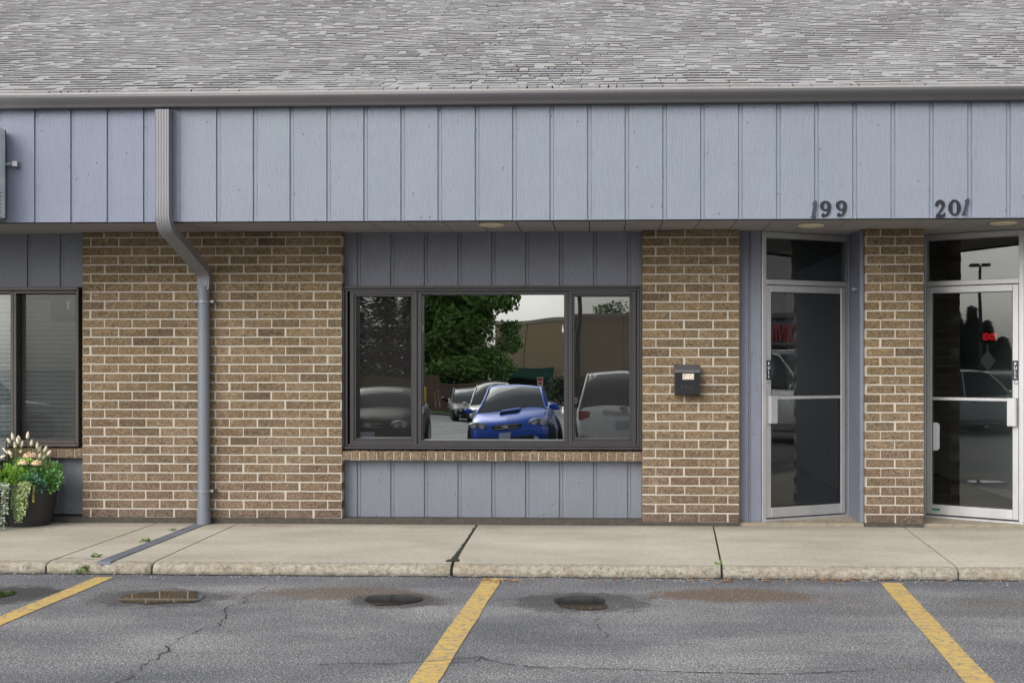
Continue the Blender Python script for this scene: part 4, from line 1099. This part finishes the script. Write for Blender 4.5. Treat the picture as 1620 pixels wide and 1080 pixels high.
# ---- weeds in the joints
WEED = leafmat('weed leaves', (.05, .12, .02), (.16, .24, .05)); MOSS = plain('dark moss', (.022, .025, .014), .95, 0, .5, 60, bump=.01, bs=120)
def weed(px, py, z, n, r, h, label, cat='weed'):
    c = on_ground(px, py, z); mb = MB()
    for _ in range(n):
        v = rdir(.6); v.z = abs(v.z)*.6; p = c+Vector((rl.gauss(0, r), rl.gauss(0, r*.5), abs(rl.gauss(0, h*.4)))); leaf(mb, p, v, rl.uniform(.014, .032), .014)
    tag(obj('weed', mb, WEED, normals=False), label, cat, 'weeds in the pavement joints')
weed(137, 903, .02, 90, .022, .04, 'green weed tuft at the kerb where the rain channel ends')
weed(122, 905, .01, 34, .02, .02, 'low green weed sprig left of the end of the rain channel')
weed(152, 881, ZS, 30, .02, .03, 'pale weed sprig beside the rain channel')
weed(232, 856, ZS, 40, .025, .015, 'small weeds along the middle of the rain channel')
weed(275, 839, ZS, 14, .025, .01, 'tiny weeds near the top of the rain channel')
weed(755, 903, .02, 16, .02, .03, 'grass tuft at the kerb by the middle yellow line')
weed(1137, 892, ZS, 9, .012, .008, 'tiny weed in the joint below the mailbox')
mb = MB(); c = on_ground(752, 906, 0)
for _ in range(22):
    tip = c+Vector((rl.gauss(0, .06), rl.gauss(0, .03), rl.uniform(.05, .14))); b_ = c+Vector((rl.gauss(0, .012), .02, .0)); a = Vector((.002, 0, 0)); mb.add([b_-a, b_+a, tip], [(0,1,2)])
tag(obj('grass_tuft', mb, WEED, normals=False), 'thin blades of grass growing at the kerb break', 'weed', 'weeds in the pavement joints')
# mossy filled joint
mb = MB(); a = on_ground(751, 834, ZS+.002); b = on_ground(716, 888, ZS+.002)
n = 40
for i in range(n+1):
    p = a.lerp(b, i/n); t = i/n; w_ = .009+.028*max(0, t-.45)*random.uniform(.6, 1.4)+(.03 if t > .93 else 0); jx = random.uniform(-.006, .006)
    mb.v += [(p.x-w_+jx, p.y, ZS+.002), (p.x+w_+jx, p.y, ZS+.002)]
for i in range(n): mb.face((2*i, 2*i+1, 2*i+3, 2*i+2))
obj('joint_filler', mb, MOSS)['kind'] = 'structure'
# patched pinkish kerb piece left of the middle line
# ---- litter: dry leaves and grit
def litter(name, mat, n, gen, size, label, cat):
    mb = MB()
    for _ in range(n):
        p = gen(); s = size*rl.uniform(.5, 1.3); g = rl.uniform(0, 6.28); v = [Vector((math.cos(g+k*1.57)*s*(1 if k % 2 else .6), math.sin(g+k*1.57)*s*(1 if k % 2 else .6), rl.uniform(.001, .008))) for k in range(4)]
        mb.add([p+q for q in v]+[p+Vector((0, 0, .009*rl.random()))], [(0,1,4), (1,2,4), (2,3,4), (3,0,4)])
    o = obj(name, mb, mat, normals=False); tag(o, label, cat, None, 'stuff')
def gen_l():
    px, s = rl.choice([(790, 22), (790, 22), (815, 30), (1155, 25), (1290, 30), (1325, 15), (1200, 120), (960, 40), (1500, 60)]); p = on_ground(px+rl.gauss(0, s), 917+abs(rl.gauss(0, 3)), 0); p.y = min(p.y, YK-.012); p.z = .005; return p
litter('dry_leaves', leafmat('dry orange leaves', (.22, .08, .03), (.42, .24, .11)), 150, gen_l, .02, 'dry brown leaf bits scattered along the kerb', 'leaf litter')
def gen_g():
    x = rl.uniform(-4.4, 4.4); y = YK-.012-abs(rl.gauss(0, .10)); return Vector((x, y, .005))
litter('grit', plain('pale grit', (.42, .40, .36), .9, 0, .3, 40), 600, gen_g, .007, 'pale grit and paint flakes along the kerb', 'grit')
def gen_f(): return Vector((rl.uniform(-4.2, 4.2), rl.uniform(5.6, YK-.1), .005))
litter('gravel_bits', plain('tan gravel bits', (.33, .24, .15), .9, 0, .4, 40), 110, gen_f, .009, 'tan specks of gravel and leaf on the asphalt', 'grit')
def gen_e(): return Vector((rl.uniform(1.5, 2.3), rl.uniform(10.72, 10.85), ZS+.031))
litter('doorway_leaves', leafmat('brown leaf crumbs', (.10, .05, .02), (.25, .17, .09)), 140, gen_e, .007, 'brown leaf crumbs swept into the doorway of 199', 'leaf litter')

# ================================================================== behind the photographer (seen in the glass)
def mir(px, py, Yt): p = at(px, py, Yt); p.y = 2*YG-Yt; return p
TYRE = plain('tyre rubber', (.015, .015, .015), .8); RIM = plain('alloy rim', (.4, .4, .41), .3, .8); CGL = plain('car window glass', (.012, .016, .018), .06, 0, .05, **{'Specular_IOR_Level': .8})
LAMP = plain('headlamp lens', (.55, .58, .6), .12, .3, .1); TAIL_R = plain('red tail lamp', (.35, .012, .015), .2); TRIMB = plain('black car trim', (.012, .012, .013), .5); PLATE = plain('licence plate', (.45, .5, .6), .4)
HLD = plain('smoked lamp housing', (.16, .17, .18), .15, .3); CHROME = plain('chrome', (.7, .7, .7), .12, 1)
def paint(name, c, metal=.35):
    if max(c) < .04: metal = 0
    n = N(name); n.set(c, .4, metal); n.p.inputs['Coat Weight'].default_value = .45 if max(c) > .04 else .0; n.p.inputs['Specular IOR Level'].default_value = .5 if max(c) > .04 else .2; n.p.inputs['Coat Roughness'].default_value = .05; return n.m
def loft(secs, mb, mfun=None):
    n = len(secs[0]); b = len(mb.v)
    for s in secs: mb.v += [tuple(p) for p in s]
    for i in range(len(secs)-1):
        for k in range(n-1):
            mb.cur = mfun(i, k) if mfun else 0; mb.face((b+i*n+k, b+i*n+k+1, b+(i+1)*n+k+1, b+(i+1)*n+k))
    mb.cur = 0; mb.face([b+k for k in range(n)]); mb.face([b+(len(secs)-1)*n+k for k in range(n)])
def car(name, label, col, suv, pos, rz, L_=4.5, W_=1.78, H_=None, scoop=False, group='cars parked in the lot behind'):
    r = empty(name, (0, 0, 0), label, 'car', group)
    P = paint(name+' paint', col); W = W_/2; H = H_ or (1.72 if suv else 1.43); k = 1.12 if suv else 1.0; h2 = L_/2
    if suv: st = [(-1, .55, .80), (-.985, 1.0, .90), (-.95, 1.10, .96), (-.80, 1.10, .99), (-.2, 1.06, 1), (.30, 1.05, 1), (.46, 1.06, .99), (.70, 1.03, .97), (.88, .96, .93), (.96, .84, .87), (.99, .66, .82), (1, .50, .78)]
    else: st = [(-1, .55, .78), (-.985, .85, .88), (-.95, 1.0, .94), (-.80, 1.02, .98), (-.5, .98, 1), (0, .94, 1), (.36, .93, 1), (.46, .94, .98), (.70, .88, .96), (.88, .80, .91), (.96, .71, .86), (.99, .58, .81), (1, .45, .77)]
    secs = []
    for (fy, zt_, fw) in st:
        y = fy*h2; w_ = W*fw; zb_ = .20*k+(.10 if abs(fy) > .97 else 0); s = []
        half = [(0, zb_), (.75*w_, zb_), (.94*w_, zb_+.05), (w_, zb_+.18), (w_, zb_+(zt_-zb_)*.55), (.975*w_, zt_-.12), (.93*w_, zt_-.035), (.80*w_, zt_), (.4*w_, zt_+.03), (0, zt_+.04)]
        s = [(-x, y, z) for (x, z) in half[::-1]][:-1]+[(x, y, z) for (x, z) in half]
        s = [(x, y, z) for (x, y, z) in s]; secs.append(s)
    mb = MB(); loft(secs, mb); body = obj('body', mb, P, r, smooth=50, subdiv=1)
    # greenhouse
    belt = (1.02 if suv else .91)
    gs = [(.44, 0), (.33, .5), (.20, .93), (.10, 1), (-.35, 1), (-.72, .96), (-.90, .45), (-.955, 0)] if suv else [(.42, 0), (.28, .55), (.14, .95), (.04, 1), (-.25, 1), (-.42, .93), (-.58, .5), (-.72, 0)]
    wb, wr = .90*W, .70*W; secs = []
    for (fy, h) in gs:
        y = fy*h2; zt_ = belt+(H-belt)*h; wc = wb+(wr-wb)*h
        half = [(wb*.98, belt-.05), (wb, belt), (wc, belt+(H-belt)*h*.93), (wc-.05, zt_-.012), (wc*.6, zt_+.01*h), (0, zt_+.018*h)]
        secs.append([(-x, y, z) for (x, z) in half]+[(x, y, z) for (x, z) in half[::-1]][1:])
    n_ = len(secs[0])
    def mf(i, kk): 
        top = 2 <= kk <= n_-4
        return 0 if (top and 2 <= i <= (4 if suv else 4)) else 1
    mb = MB(); loft(secs, mb, mf); obj('cabin', mb, [P, CGL], r, smooth=40)
    # pillars
    def edge(i, sg): p = secs[i][3 if sg < 0 else -4]; return Vector(p)
    for sg in (-1, 1):
        mb = MB()
        idx = list(range(len(gs)))
        pts = [Vector((sg*(wb+(wr-wb)*h)*1.0, fy*h2, belt+(H-belt)*h-.015)) for fy, h in gs]
        mb.tube(pts, .022, 8)
        for fy in ((-.12,) if not suv else (-.08, -.52)):
            mb.tube([(sg*wb*1.0, fy*h2, belt), (sg*wr*1.0, (fy-.02)*h2, H-.05)], .022, 6)
        obj('pillar', mb, P, r, smooth=60)
        mb = MB(); y = .40*h2; mb.lathe([(0, -.10), (.055, -.08), (.075, 0), (.055, .08), (0, .10)], n=14, m=Matrix.Translation((sg*(W+.08), y, belt+.06)) @ Matrix.Rotation(R(90), 4, 'Y') @ Matrix.Diagonal((1, .7, 1, 1)), cap=False)
        obj('side_mirror', mb, P, r, smooth=60)
        # wheels
        rad = .36 if suv else .32
        for fy in (.63, -.60):
            mb = MB(); mm = Matrix.Translation((sg*(W-.215), fy*h2, rad)) @ Matrix.Rotation(R(90*sg), 4, 'Y')
            mb.lathe([(rad+.06, 0), (rad+.06, .222), (0, .222)], n=32, m=mm, cap=False); wl_ = obj('wheel', mb, TRIMB, r)
            mb = MB(); mb.lathe([(rad*.62, .235), (rad*.75, .245), (rad*.95, .24), (rad, .21), (rad, .03), (rad*.6, .02)], n=32, m=mm, cap=False); obj('tyre', mb, TYRE, wl_, smooth=50)
            mb = MB(); mb.lathe([(rad*.64, .238), (rad*.60, .232), (rad*.58, .226), (rad*.15, .230), (0, .24)], n=32, m=mm, cap=False)
            for q in range(5):
                mb.box(-.028, .028, rad*.1, rad*.6, .228, .246, mm @ Matrix.Rotation(R(72*q), 4, 'Z'))
            obj('rim', mb, RIM, wl_)
    fz = lambda fy: (1.03 if suv else .86)
    yF = h2
    # front
    zl = .80 if suv else .655
    for sg in (-1, 1):
        mb = MB(); mm = Matrix.Translation((sg*(W*.735), yF*.945, zl)) @ Matrix.Rotation(R(-14*sg), 4, 'Z') @ Matrix.Rotation(R(-90), 4, 'X')
        mb.lathe([(.0, .07), (.11, .055), (.155, .02), (.165, -.04)], n=24, m=mm @ Matrix.Diagonal((1.2, .56, 1, 1)), cap=False); hl = obj('headlight', mb, HLD, r, smooth=60)
        for dx in (-.075, .085):
            mb = MB(); mb.lathe([(.052, .075), (.04, .078), (.034, .074), (0, .074)], n=18, m=mm @ Matrix.Translation((dx, 0, -.005)), cap=False); obj('lamp_bowl', mb, LAMP, hl)
        mb = MB(); mb.lathe([(0, .03), (.05, .025), (.055, 0)], n=16, m=Matrix.Translation((sg*W*.70, yF*.985, .36*k)) @ Matrix.Rotation(R(-90), 4, 'X'), cap=False); obj('fog_light', mb, LAMP, r, smooth=60)
        mb = MB(); mb.box(sg*W*.78-.13, sg*W*.78+.13, -h2*.985, -h2*.90, zl+.02, zl+(.20 if suv else .15)); obj('tail_light', mb, TAIL_R, r, bevel=.03, seg=3)
    mb = MB(); pl_ = [(.36*math.copysign(abs(math.cos(g))**.7, math.cos(g)), (.095 if suv else .062)*math.copysign(abs(math.sin(g))**.7, math.sin(g))) for g in [2*math.pi*i/28 for i in range(28)]]
    mb.prism(pl_, .08, Matrix.Translation((0, yF*.965, zl+.0))); gr_ = obj('grille', mb, TRIMB, r)
    mb = MB(); yy = yF*.965+.083
    for z_ in ((zl+.03), (zl-.03)): mb.box(-.30, .30, yy-.01, yy, z_-.006, z_+.006)
    mb.lathe([(0, .012), (.05, .006), (.055, 0)], n=20, m=Matrix.Translation((0, yy-.002, zl+.005)) @ Matrix.Rotation(R(-90), 4, 'X') @ Matrix.Diagonal((1.4, .8, 1, 1)), cap=False); obj('grille_trim', mb, CHROME, gr_)
    mb = MB(); mb.box(-.62*W/.9, .62*W/.9, yF*.93, yF+.012, .26*k, .44*k); obj('bumper_intake', mb, TRIMB, r, bevel=.03, seg=3)
    mb = MB(); mb.box(-.155, .155, yF+.012, yF+.025, .38*k, .53*k); obj('licence_plate', mb, PLATE, r, bevel=.004)
    mb = MB(); mb.box(-.155, .155, -h2-.022, -h2+.05, .62*k, .77*k); obj('licence_plate', mb, PLATE, r, bevel=.004)
    if scoop:
        mb = MB(); mb.add([(-.24, .66*h2, .90), (.24, .66*h2, .90), (.20, .67*h2, .985), (-.20, .67*h2, .985), (-.22, .47*h2, .96), (.22, .47*h2, .96), (.2, .48*h2, 1.0), (-.2, .48*h2, 1.0)], [(0,1,2,3), (4,7,6,5), (3,2,6,7), (0,3,7,4), (1,5,6,2)]); obj('hood_scoop', mb, P, r, bevel=.01)
        mb = MB(); mb.box(-.19, .19, .665*h2, .675*h2, .915, .965); obj('scoop_mouth', mb, TRIMB, r)
    if suv:
        mb = MB(); mb.box(-W*.94, W*.94, -h2-.012, -h2*.93, .30, .52); obj('rear_bumper', mb, TRIMB, r, bevel=.03, seg=2)
        mb = MB(); mb.box(-.36, .36, -h2-.01, -h2+.03, .98, 1.02); obj('hatch_trim', mb, CHROME, r)
        mb = MB(); mb.lathe([(0, .012), (.055, .006), (.06, 0)], n=20, m=Matrix.Translation((0, -h2*.985-.01, 1.07)) @ Matrix.Rotation(R(90), 4, 'X') @ Matrix.Diagonal((1.4, .9, 1, 1)), cap=False); obj('badge', mb, CHROME, r)
        for sg in (-1, 1): mb = MB(); mb.tube([(sg*wr*.9, .05*h2, H+.03), (sg*wr*.9, -.7*h2, H+.035)], .016, 6); obj('roof_rail', mb, RIM, r)
        for sg in (-1, 1):
            mb = MB(); mb.box(sg*W-.006, sg*W+.006, -.7*h2+.2, .5*h2, .38, .41); obj('side_trim', mb, CHROME, r)
    for sg in (-1, 1):
        for fy in (.02, -.42): mb = MB(); mb.box(sg*(W+.004)-.012, sg*(W+.004)+.012, fy*h2-.1, fy*h2+.08, belt-.16, belt-.135); obj('door_handle', mb, P if not suv else CHROME, r, bevel=.004)
    r.location = (pos[0], pos[1], gz(pos[1])-.005); r.rotation_euler = (0, 0, rz); return r
b = mir(803, 690, 24.6); car('parked_car', 'bright blue sedan with a hood scoop reflected in the middle window pane', (.008, .075, .47), False, (b.x, b.y-2.2), 0, H_=1.38, scoop=True)
b = mir(580, 690, 24.4); car('parked_car', 'black sedan reflected in the left window pane', (.006, .006, .007), False, (b.x, b.y-2.2), 0, H_=1.40)
b = mir(985, 690, 23.4); car('parked_car', 'white sport utility car seen from behind in the right window pane', (.86, .87, .86), True, (b.x, b.y-2.35), math.pi, L_=4.7, W_=1.88)
b = mir(736, 690, 48); car('parked_car', 'dark car reflected behind the left side of the blue sedan', (.02, .022, .03), False, (b.x, b.y-2.35), R(-8), L_=4.6, W_=1.75, H_=1.36)
b = mir(766, 690, 46); car('parked_car', 'silver car reflected just behind the blue sedan roof', (.40, .42, .40), False, (b.x, b.y-2.35), R(-5), L_=4.6, W_=1.82, H_=1.42)
car('parked_car', 'silver grey sport utility car reflected in the glass door of 199', (.58, .59, .61), True, (12.5, 5.0), 0, L_=4.7, W_=1.9)
car('parked_car', 'pale silver sport utility car reflected in the glass door of 201', (.75, .76, .78), True, (-14.3, -4.5), R(-156), L_=4.7, W_=1.9)
car('parked_car', 'dark sport utility car with its grille reflected at the right of the 201 door', (.03, .032, .036), True, (-16.3, -7.3), R(-66), L_=4.7, W_=1.9)

# ---- trees
def foliage(mb, blobs, n, size, rr):
    tot = sum(b[3]**2 for b in blobs)
    for (cx, cy, cz, r, fz_) in blobs:
        for _ in range(int(n*r*r/tot)):
            v = Vector((rr.gauss(0, 1), rr.gauss(0, 1), rr.gauss(0, 1))).normalized()*(r*rr.uniform(.55, 1.05)); v.z *= fz_
            p = Vector((cx, cy, cz))+v; s = size*rr.uniform(.6, 1.3)
            a = Vector((rr.gauss(0, 1), rr.gauss(0, 1), rr.gauss(0, .6))).normalized(); b_ = a.cross(Vector((rr.gauss(0, 1), rr.gauss(0, 1), rr.gauss(0, 1)))).normalized()
            mb.add([p, p+a*s*.5+b_*s*.35, p+a*s, p+a*s*.5-b_*s*.35], [(0,1,2,3)])
def broadleaf(x, y, h, rad, z0c, label, seed=1, n=14000, mat=LEAF, size=.22):
    rr = random.Random(seed); g = gz(y); r = empty('tree', (x, y, g), label, 'tree', 'trees across the parking lot')
    mb = MB(); mb.tube([(x, y, g), (x+.05, y, g+h*.3), (x, y+.05, g+h*.6)], [.22, .16, .10], 10)
    for _ in range(9):
        a = rr.uniform(0, 6.28); z = g+h*rr.uniform(.25, .6); q = (x+math.cos(a)*rad*.7, y+math.sin(a)*rad*.7, z+h*.2); mb.tube([(x, y, z), ((x+q[0])/2, (y+q[1])/2, z+h*.13), q], [.07, .045, .02], 6)
    obj('trunk', mb, BARK, r, smooth=60)
    bl_ = []
    for _ in range(70):
        t = rr.uniform(0, 1); zz = z0c+t*(h-z0c)*.92+g+.3; wr_ = rad*math.sin(math.pi*(.16+.74*t))**.8; a = rr.uniform(0, 6.28); q = rr.uniform(.1, .9)*wr_
        bl_.append((x+math.cos(a)*q, y+math.sin(a)*q, zz, rr.uniform(.5, 1.05)*rad*.34, .8))
    mb = MB(); foliage(mb, bl_, n, size, rr); obj('crown', mb, mat, r, normals=False)
def conifer(x, y, h, rad, label, seed=1, n=7000):
    rr = random.Random(seed); g = gz(y); r = empty('pine_tree', (x, y, g), label, 'tree', 'conifers across the parking lot')
    mb = MB(); mb.tube([(x, y, g), (x, y, g+h*.97)], [.2, .03], 8); obj('trunk', mb, BARK, r, smooth=60)
    mb = MB()
    for _ in range(n):
        t = rr.random()**.75; z = g+.5+(h-.5)*(1-t) ; lay = .72+.28*math.sin(z*5.2+3*rr.random()); rd = rad*t*lay*rr.uniform(.3, 1); a = rr.uniform(0, 6.28)
        p = Vector((x+math.cos(a)*rd, y+math.sin(a)*rd, z-rd*.25)); d = Vector((math.cos(a), math.sin(a), -.3)); s = .34*rr.uniform(.6, 1.2); b_ = Vector((-math.sin(a), math.cos(a), rr.uniform(-.4, .4)))*s*.3
        mb.add([p-b_, p+b_, p+d*s], [(0,1,2)])
    obj('crown', mb, LEAF_D, r, normals=False)
b = mir(728, 600, 66); broadleaf(b.x, b.y, 9.6, 3.3, 1.2, 'full green broadleaf tree reflected in the middle window pane', 3, 42000, size=.24)
b = mir(690, 600, 72); broadleaf(b.x, b.y, 9.5, 3.2, 1.8, 'darker broadleaf tree reflected left of the full green tree', 4, 12000)
b = mir(965, 600, 96); broadleaf(b.x, b.y, 7.4, 2.6, 2.2, 'tree showing above the far tan building', 5, 6000)
for i, (px, Yt, h, rd, lb) in enumerate([(560, 68, 10, 3, 'tall conifer reflected at the far left of the left window pane'), (605, 66, 9, 2.8, 'broad conifer reflected above the black sedan'), (648, 69, 10.5, 2.8, 'conifer reflected beside the window mullion')]):
    b = mir(px, 600, Yt); conifer(b.x, b.y, h, rd, lb, 20+i)
for i, (x, y, h, rd, lb) in enumerate([(-42.1, -28.5, 5.3, 1.7, 'tallest conifer reflected in the 201 door'), (-41.5, -30.2, 4.8, 1.7, 'conifer behind the warning sign reflected in the 201 door'), (-41.8, -29.4, 5.6, 1.7, 'conifer beside the flag reflected in the 201 door'), (-41.2, -31.1, 3.9, 1.7, 'lowest conifer reflected at the right of the 201 door')]):
    conifer(x, y, h, rd, lb, 30+i, 9000)

conifer(-43.5, -29.6, 3.6, 3.4, 'wide low evergreen behind the conifers reflected in the 201 door', 41, 9000)
# ---- fence, low wall, grass strip, bollard
WOOD = plain('weathered fence boards', (.16, .105, .065), .85, 0, .3, 3)
def fence_(px0, px1, Yt, top, label):
    a = mir(px0, 600, Yt); b = mir(px1, 600, Yt); g = gz(a.y); r = empty('wood_fence', ((a.x+b.x)/2, a.y, g), label, 'fence')
    mb = MB(); x = a.x; x1 = b.x
    if x1 < x: x, x1 = x1, x
    while x < x1: mb.box(x, x+.135, a.y, a.y+.02, g+.05, g+top+random.uniform(-.01, .01)); x += .145
    obj('boards', mb, WOOD, r)
    x = min(a.x, b.x); k = 0
    while x <= max(a.x, b.x)+.1: mb = MB(); mb.box(x-.05, x+.05, a.y+.021, a.y+.12, g, g+top+.05); obj('post', mb, WOOD, r); x += 2.4
fence_(530, 706, 61, 1.95, 'brown board fence reflected behind the black sedan')
b0_ = mir(706, 600, 62); b1_ = mir(785, 600, 62); g = gz(b0_.y); mb = MB(); mb.box(min(b0_.x, b1_.x), max(b0_.x, b1_.x), b0_.y-.2, b0_.y, g, g+1.45); mb.box(min(b0_.x, b1_.x)-.03, max(b0_.x, b1_.x)+.03, b0_.y-.23, b0_.y+.03, g+1.45, g+1.52)
tag(obj('garden_wall', mb, plain('brown enclosure wall', (.17, .12, .085), .85, 0, .2, 4), bevel=.01), 'low brown enclosure wall reflected below the green tree', 'wall')
a = mir(560, 640, 58.5); g = gz(a.y); mb = MB(); bA = mir(735, 640, 58.5); mb.box(a.x-6, bA.x, a.y-6.5, a.y+.2, g-.3, g+.12)
tag(obj('grass_verge', mb, GRASSM), 'strip of lawn along the far fence', None, None, 'structure')
mb = MB(); mb.box(a.x-6, bA.x+.15, a.y+.2, a.y+.35, g-.3, g+.14); mb.box(bA.x, bA.x+.15, a.y-6.5, a.y+.2, g-.3, g+.14); tag(obj('far_kerb', mb, KERB), 'concrete kerb edging the far lawn strip', None, None, 'structure')
p = mir(681, 645, 52); g = gz(p.y); bo = empty('bollard', (p.x, p.y, g), 'yellow steel bollard reflected at the left of the middle pane', 'bollard')
YB_ = plain('yellow bollard paint', (.72, .42, .02), .5); mb = MB(); mb.tube([(p.x, p.y, g), (p.x, p.y, g+1.25)], .11, 16); obj('post', mb, YB_, bo, smooth=60); mb = MB(); mb.lathe([(.11, 0), (.09, .05), (.05, .08), (0, .09)], c=(p.x, p.y, g+1.25), n=16, cap=False); obj('cap', mb, YB_, bo, smooth=60)
# red and white lot sign
p = mir(857, 605, 38); g = gz(p.y); sg1 = empty('lot_sign', (p.x, p.y, g), 'small red and white notice on a thin post reflected above the blue sedan', 'sign')
mb = MB(); mb.tube([(p.x, p.y, g), (p.x, p.y, p.z+.12)], .02, 8); obj('post', mb, STEEL, sg1)
mb = MB(); mb.box(p.x-.13, p.x+.13, p.y+.021, p.y+.026, p.z-.17, p.z+.17); obj('panel', mb, WHITE_P, sg1); mb = MB(); RD = plain('sign red', (.45, .03, .03), .5); mb.box(p.x-.11, p.x+.11, p.y+.027, p.y+.03, p.z+.02, p.z+.14); mb.box(p.x-.09, p.x+.09, p.y+.027, p.y+.03, p.z-.12, p.z-.03); obj('red_block', mb, RD, sg1)
# lamp posts
def lamp(x, y, ztop, rz, label, arms=2):
    g = gz(y); r = empty('lamp_post', (x, y, g), label, 'lamp post', 'lamp posts in the parking lot'); DK = plain('dark bronze lamp post', (.06, .055, .05), .5)
    mb = MB(); mb.tube([(x, y, g), (x, y, ztop)], [.10, .06], 12); obj('pole', mb, DK, r, smooth=60); mb = MB(); mb.tube([(x, y, g), (x, y, g+.6)], .25, 16); obj('base', mb, CONCRETE, r)
    for s in ((-1, 1) if arms == 2 else (1,)):
        mb = MB(); m = Matrix.Translation((x, y, ztop)) @ Matrix.Rotation(rz, 4, 'Z'); mb.box(min(s*.05, s*.42), max(s*.05, s*.42), -.17, .17, -.02, .10, m); obj('lamp_head', mb, DK, r, bevel=.02)
lamp(-25.87, -15.59, 5.33, R(-62), 'twin-headed lamp post reflected in the transom above the 201 door')
p = mir(913, 500, 44); lamp(p.x, p.y, 7.2, 0, 'lamp post reflected in the right window pane')
# warning sign seen from behind
x, y = -21.05, -11.55; g = gz(y); r = empty('road_sign', (x, y, g), 'grey back of a diamond road sign reflected in the 201 door', 'road sign')
mb = MB(); mb.tube([(x, y, g), (x, y, 2.1)], .025, 8); obj('post', mb, STEEL, r)
mb = MB(); m = Matrix.Translation((x, y, 1.54)) @ Matrix.Rotation(R(-60), 4, 'Z'); mb.prism([(0, -.36), (.27, 0), (0, .36), (-.27, 0)], .01, m @ Matrix.Translation((0, .03, 0))); obj('panel', mb, plain('bare aluminium sign back', (.42, .43, .44), .5), r)
mb = MB(); mb.box(-.12, .12, .03, .04, -.62, -.45, m); obj('plaque', mb, STEEL, r)
# ---- far tan brick building
a = mir(775, 570, 86); b = mir(1330, 570, 86); g = gz(a.y); fb = empty('far_building', ((a.x+b.x)/2, a.y, g), 'long tan brick building reflected across the parking lot', 'building')
TANB = plain('tan brick building wall', (.42, .315, .195), .85, 0, .12, 1.5); mb = MB(); mb.box(a.x, b.x, a.y-12, a.y, g, 4.5); obj('wall', mb, TANB, fb)
mb = MB(); mb.box(a.x-.1, b.x+.1, a.y-12.1, a.y+.1, 4.5, 4.75); obj('parapet_cap', mb, plain('pale parapet', (.42, .38, .30), .7), fb)
mb = MB(); a2 = mir(885, 570, 86); mb.add([(a.x+.1, a.y+.02, 1.1), (a2.x, a.y+.02, 1.1), (a2.x, a.y+1.2, .35), (a.x+.1, a.y+1.2, .35), (a.x+.1, a.y+1.2, .12), (a2.x, a.y+1.2, .12)], [(0,1,2,3), (3,2,5,4)]); obj('awning', mb, plain('dark green awning', (.01, .06, .04), .8), fb)
mb = MB(); mb.box(a.x+.4, a2.x-.3, a.y+.01, a.y+.03, g+.4, .3); mb.box(b.x-5.5, b.x-1, a.y+.01, a.y+.03, g+.3, 1.6); obj('window', mb, CGL, fb)
mb = MB()
for xx in (a.x+2.4, a.x+6, a.x+9.6): mb.box(xx-.02, xx+.02, a.y+.001, a.y+.01, g+.5, 4.49)
obj('control_joint', mb, TRIMB, fb)
# hedge in front of it
rr = random.Random(9); c0 = mir(885, 600, 78); mb = MB(); foliage(mb, [(c0.x+i*.9, c0.y+rr.uniform(-.3, .3), gz(c0.y)+.9+rr.uniform(0, .5), .95, 1) for i in range(12)], 9000, .2, rr); tag(obj('hedge', mb, LEAF_H, normals=False), 'dark hedge reflected below the tan building', 'hedge')
# ---- side wing with the dentist sign, seen in the door of 199
wx = 20.0; wg = empty('side_wing', (wx, -8, gz(-8)), 'side wing of the shops with a shingled roof and red dentist lettering', 'building'); g = gz(-8)-.05
mb = MB(); mb.box(wx+.9, wx+8, -26, 7, g-.5, 1.95); obj('wall', mb, plain('wing brick wall', (.20, .14, .09), .85, 0, .2, 2), wg)
mb = MB(); mb.box(wx, wx+.9, -26.3, 7.3, 1.95, 2.72); obj('fascia', mb, PANEL, wg, bevel=.01)
mb = MB(); mb.box(wx-.13, wx-.001, -26.3, 7.3, 2.66, 2.78); obj('gutter', mb, GUTTER, wg, bevel=.02)
mb = MB(); mb.add([(wx-.05, -26.4, 2.79), (wx-.05, 7.4, 2.79), (wx+6, 7.4, 5.2), (wx+6, -26.4, 5.2)], [(0,1,2,3)])
mb.add([(wx+6, 7.4, 5.2), (wx+12, 7.4, 2.79), (wx+12, -26.4, 2.79), (wx+6, -26.4, 5.2)], [(0,1,2,3)]); mb.add([(wx-.05, 7.4, 2.79), (wx+12, 7.4, 2.79), (wx+6, 7.4, 5.2)], [(0,1,2)]); mb.add([(wx-.05, -26.4, 2.79), (wx+12, -26.4, 2.79), (wx+6, -26.4, 5.2)], [(0,1,2)])
n = N('wing shingles'); f = n.noise(9, 5, n.pos((1, .25, 1))); 
wv = n.n('TexWave', Scale=3.5, Distortion=.6); wv.bands_direction = 'Z'; n.l(n.pos(), wv.inputs['Vector']); n.set(n.mix(.5, n.mix(f, (.22, .21, .21), (.42, .41, .41)), wv.outputs['Color'], 'MULTIPLY'), .9); obj('roof', mb, n.m, wg, normals=False)
for k in range(6):
    y0_ = -24+k*5.1; mb = MB(); mb.box(wx+.88, wx+.9, y0_, y0_+3.2, g+.6, 1.7); wd_ = obj('window', mb, CGL, wg); mb = MB(); mb.box(wx+.86, wx+.88, y0_+1.57, y0_+1.63, g+.6, 1.7); obj('mullion', mb, ALU, wd_)
RDL = plain('red sign letters', (.40, .02, .03), .45)
m = Matrix(((0, 0, -1, wx-.02), (-1, 0, 0, 1.15), (0, 1, 0, 2.24), (0, 0, 0, 1))); text_mesh('sign_lettering', 'DENTIST', .62, .03, m, RDL, wg, sx=.40, bold=.02)
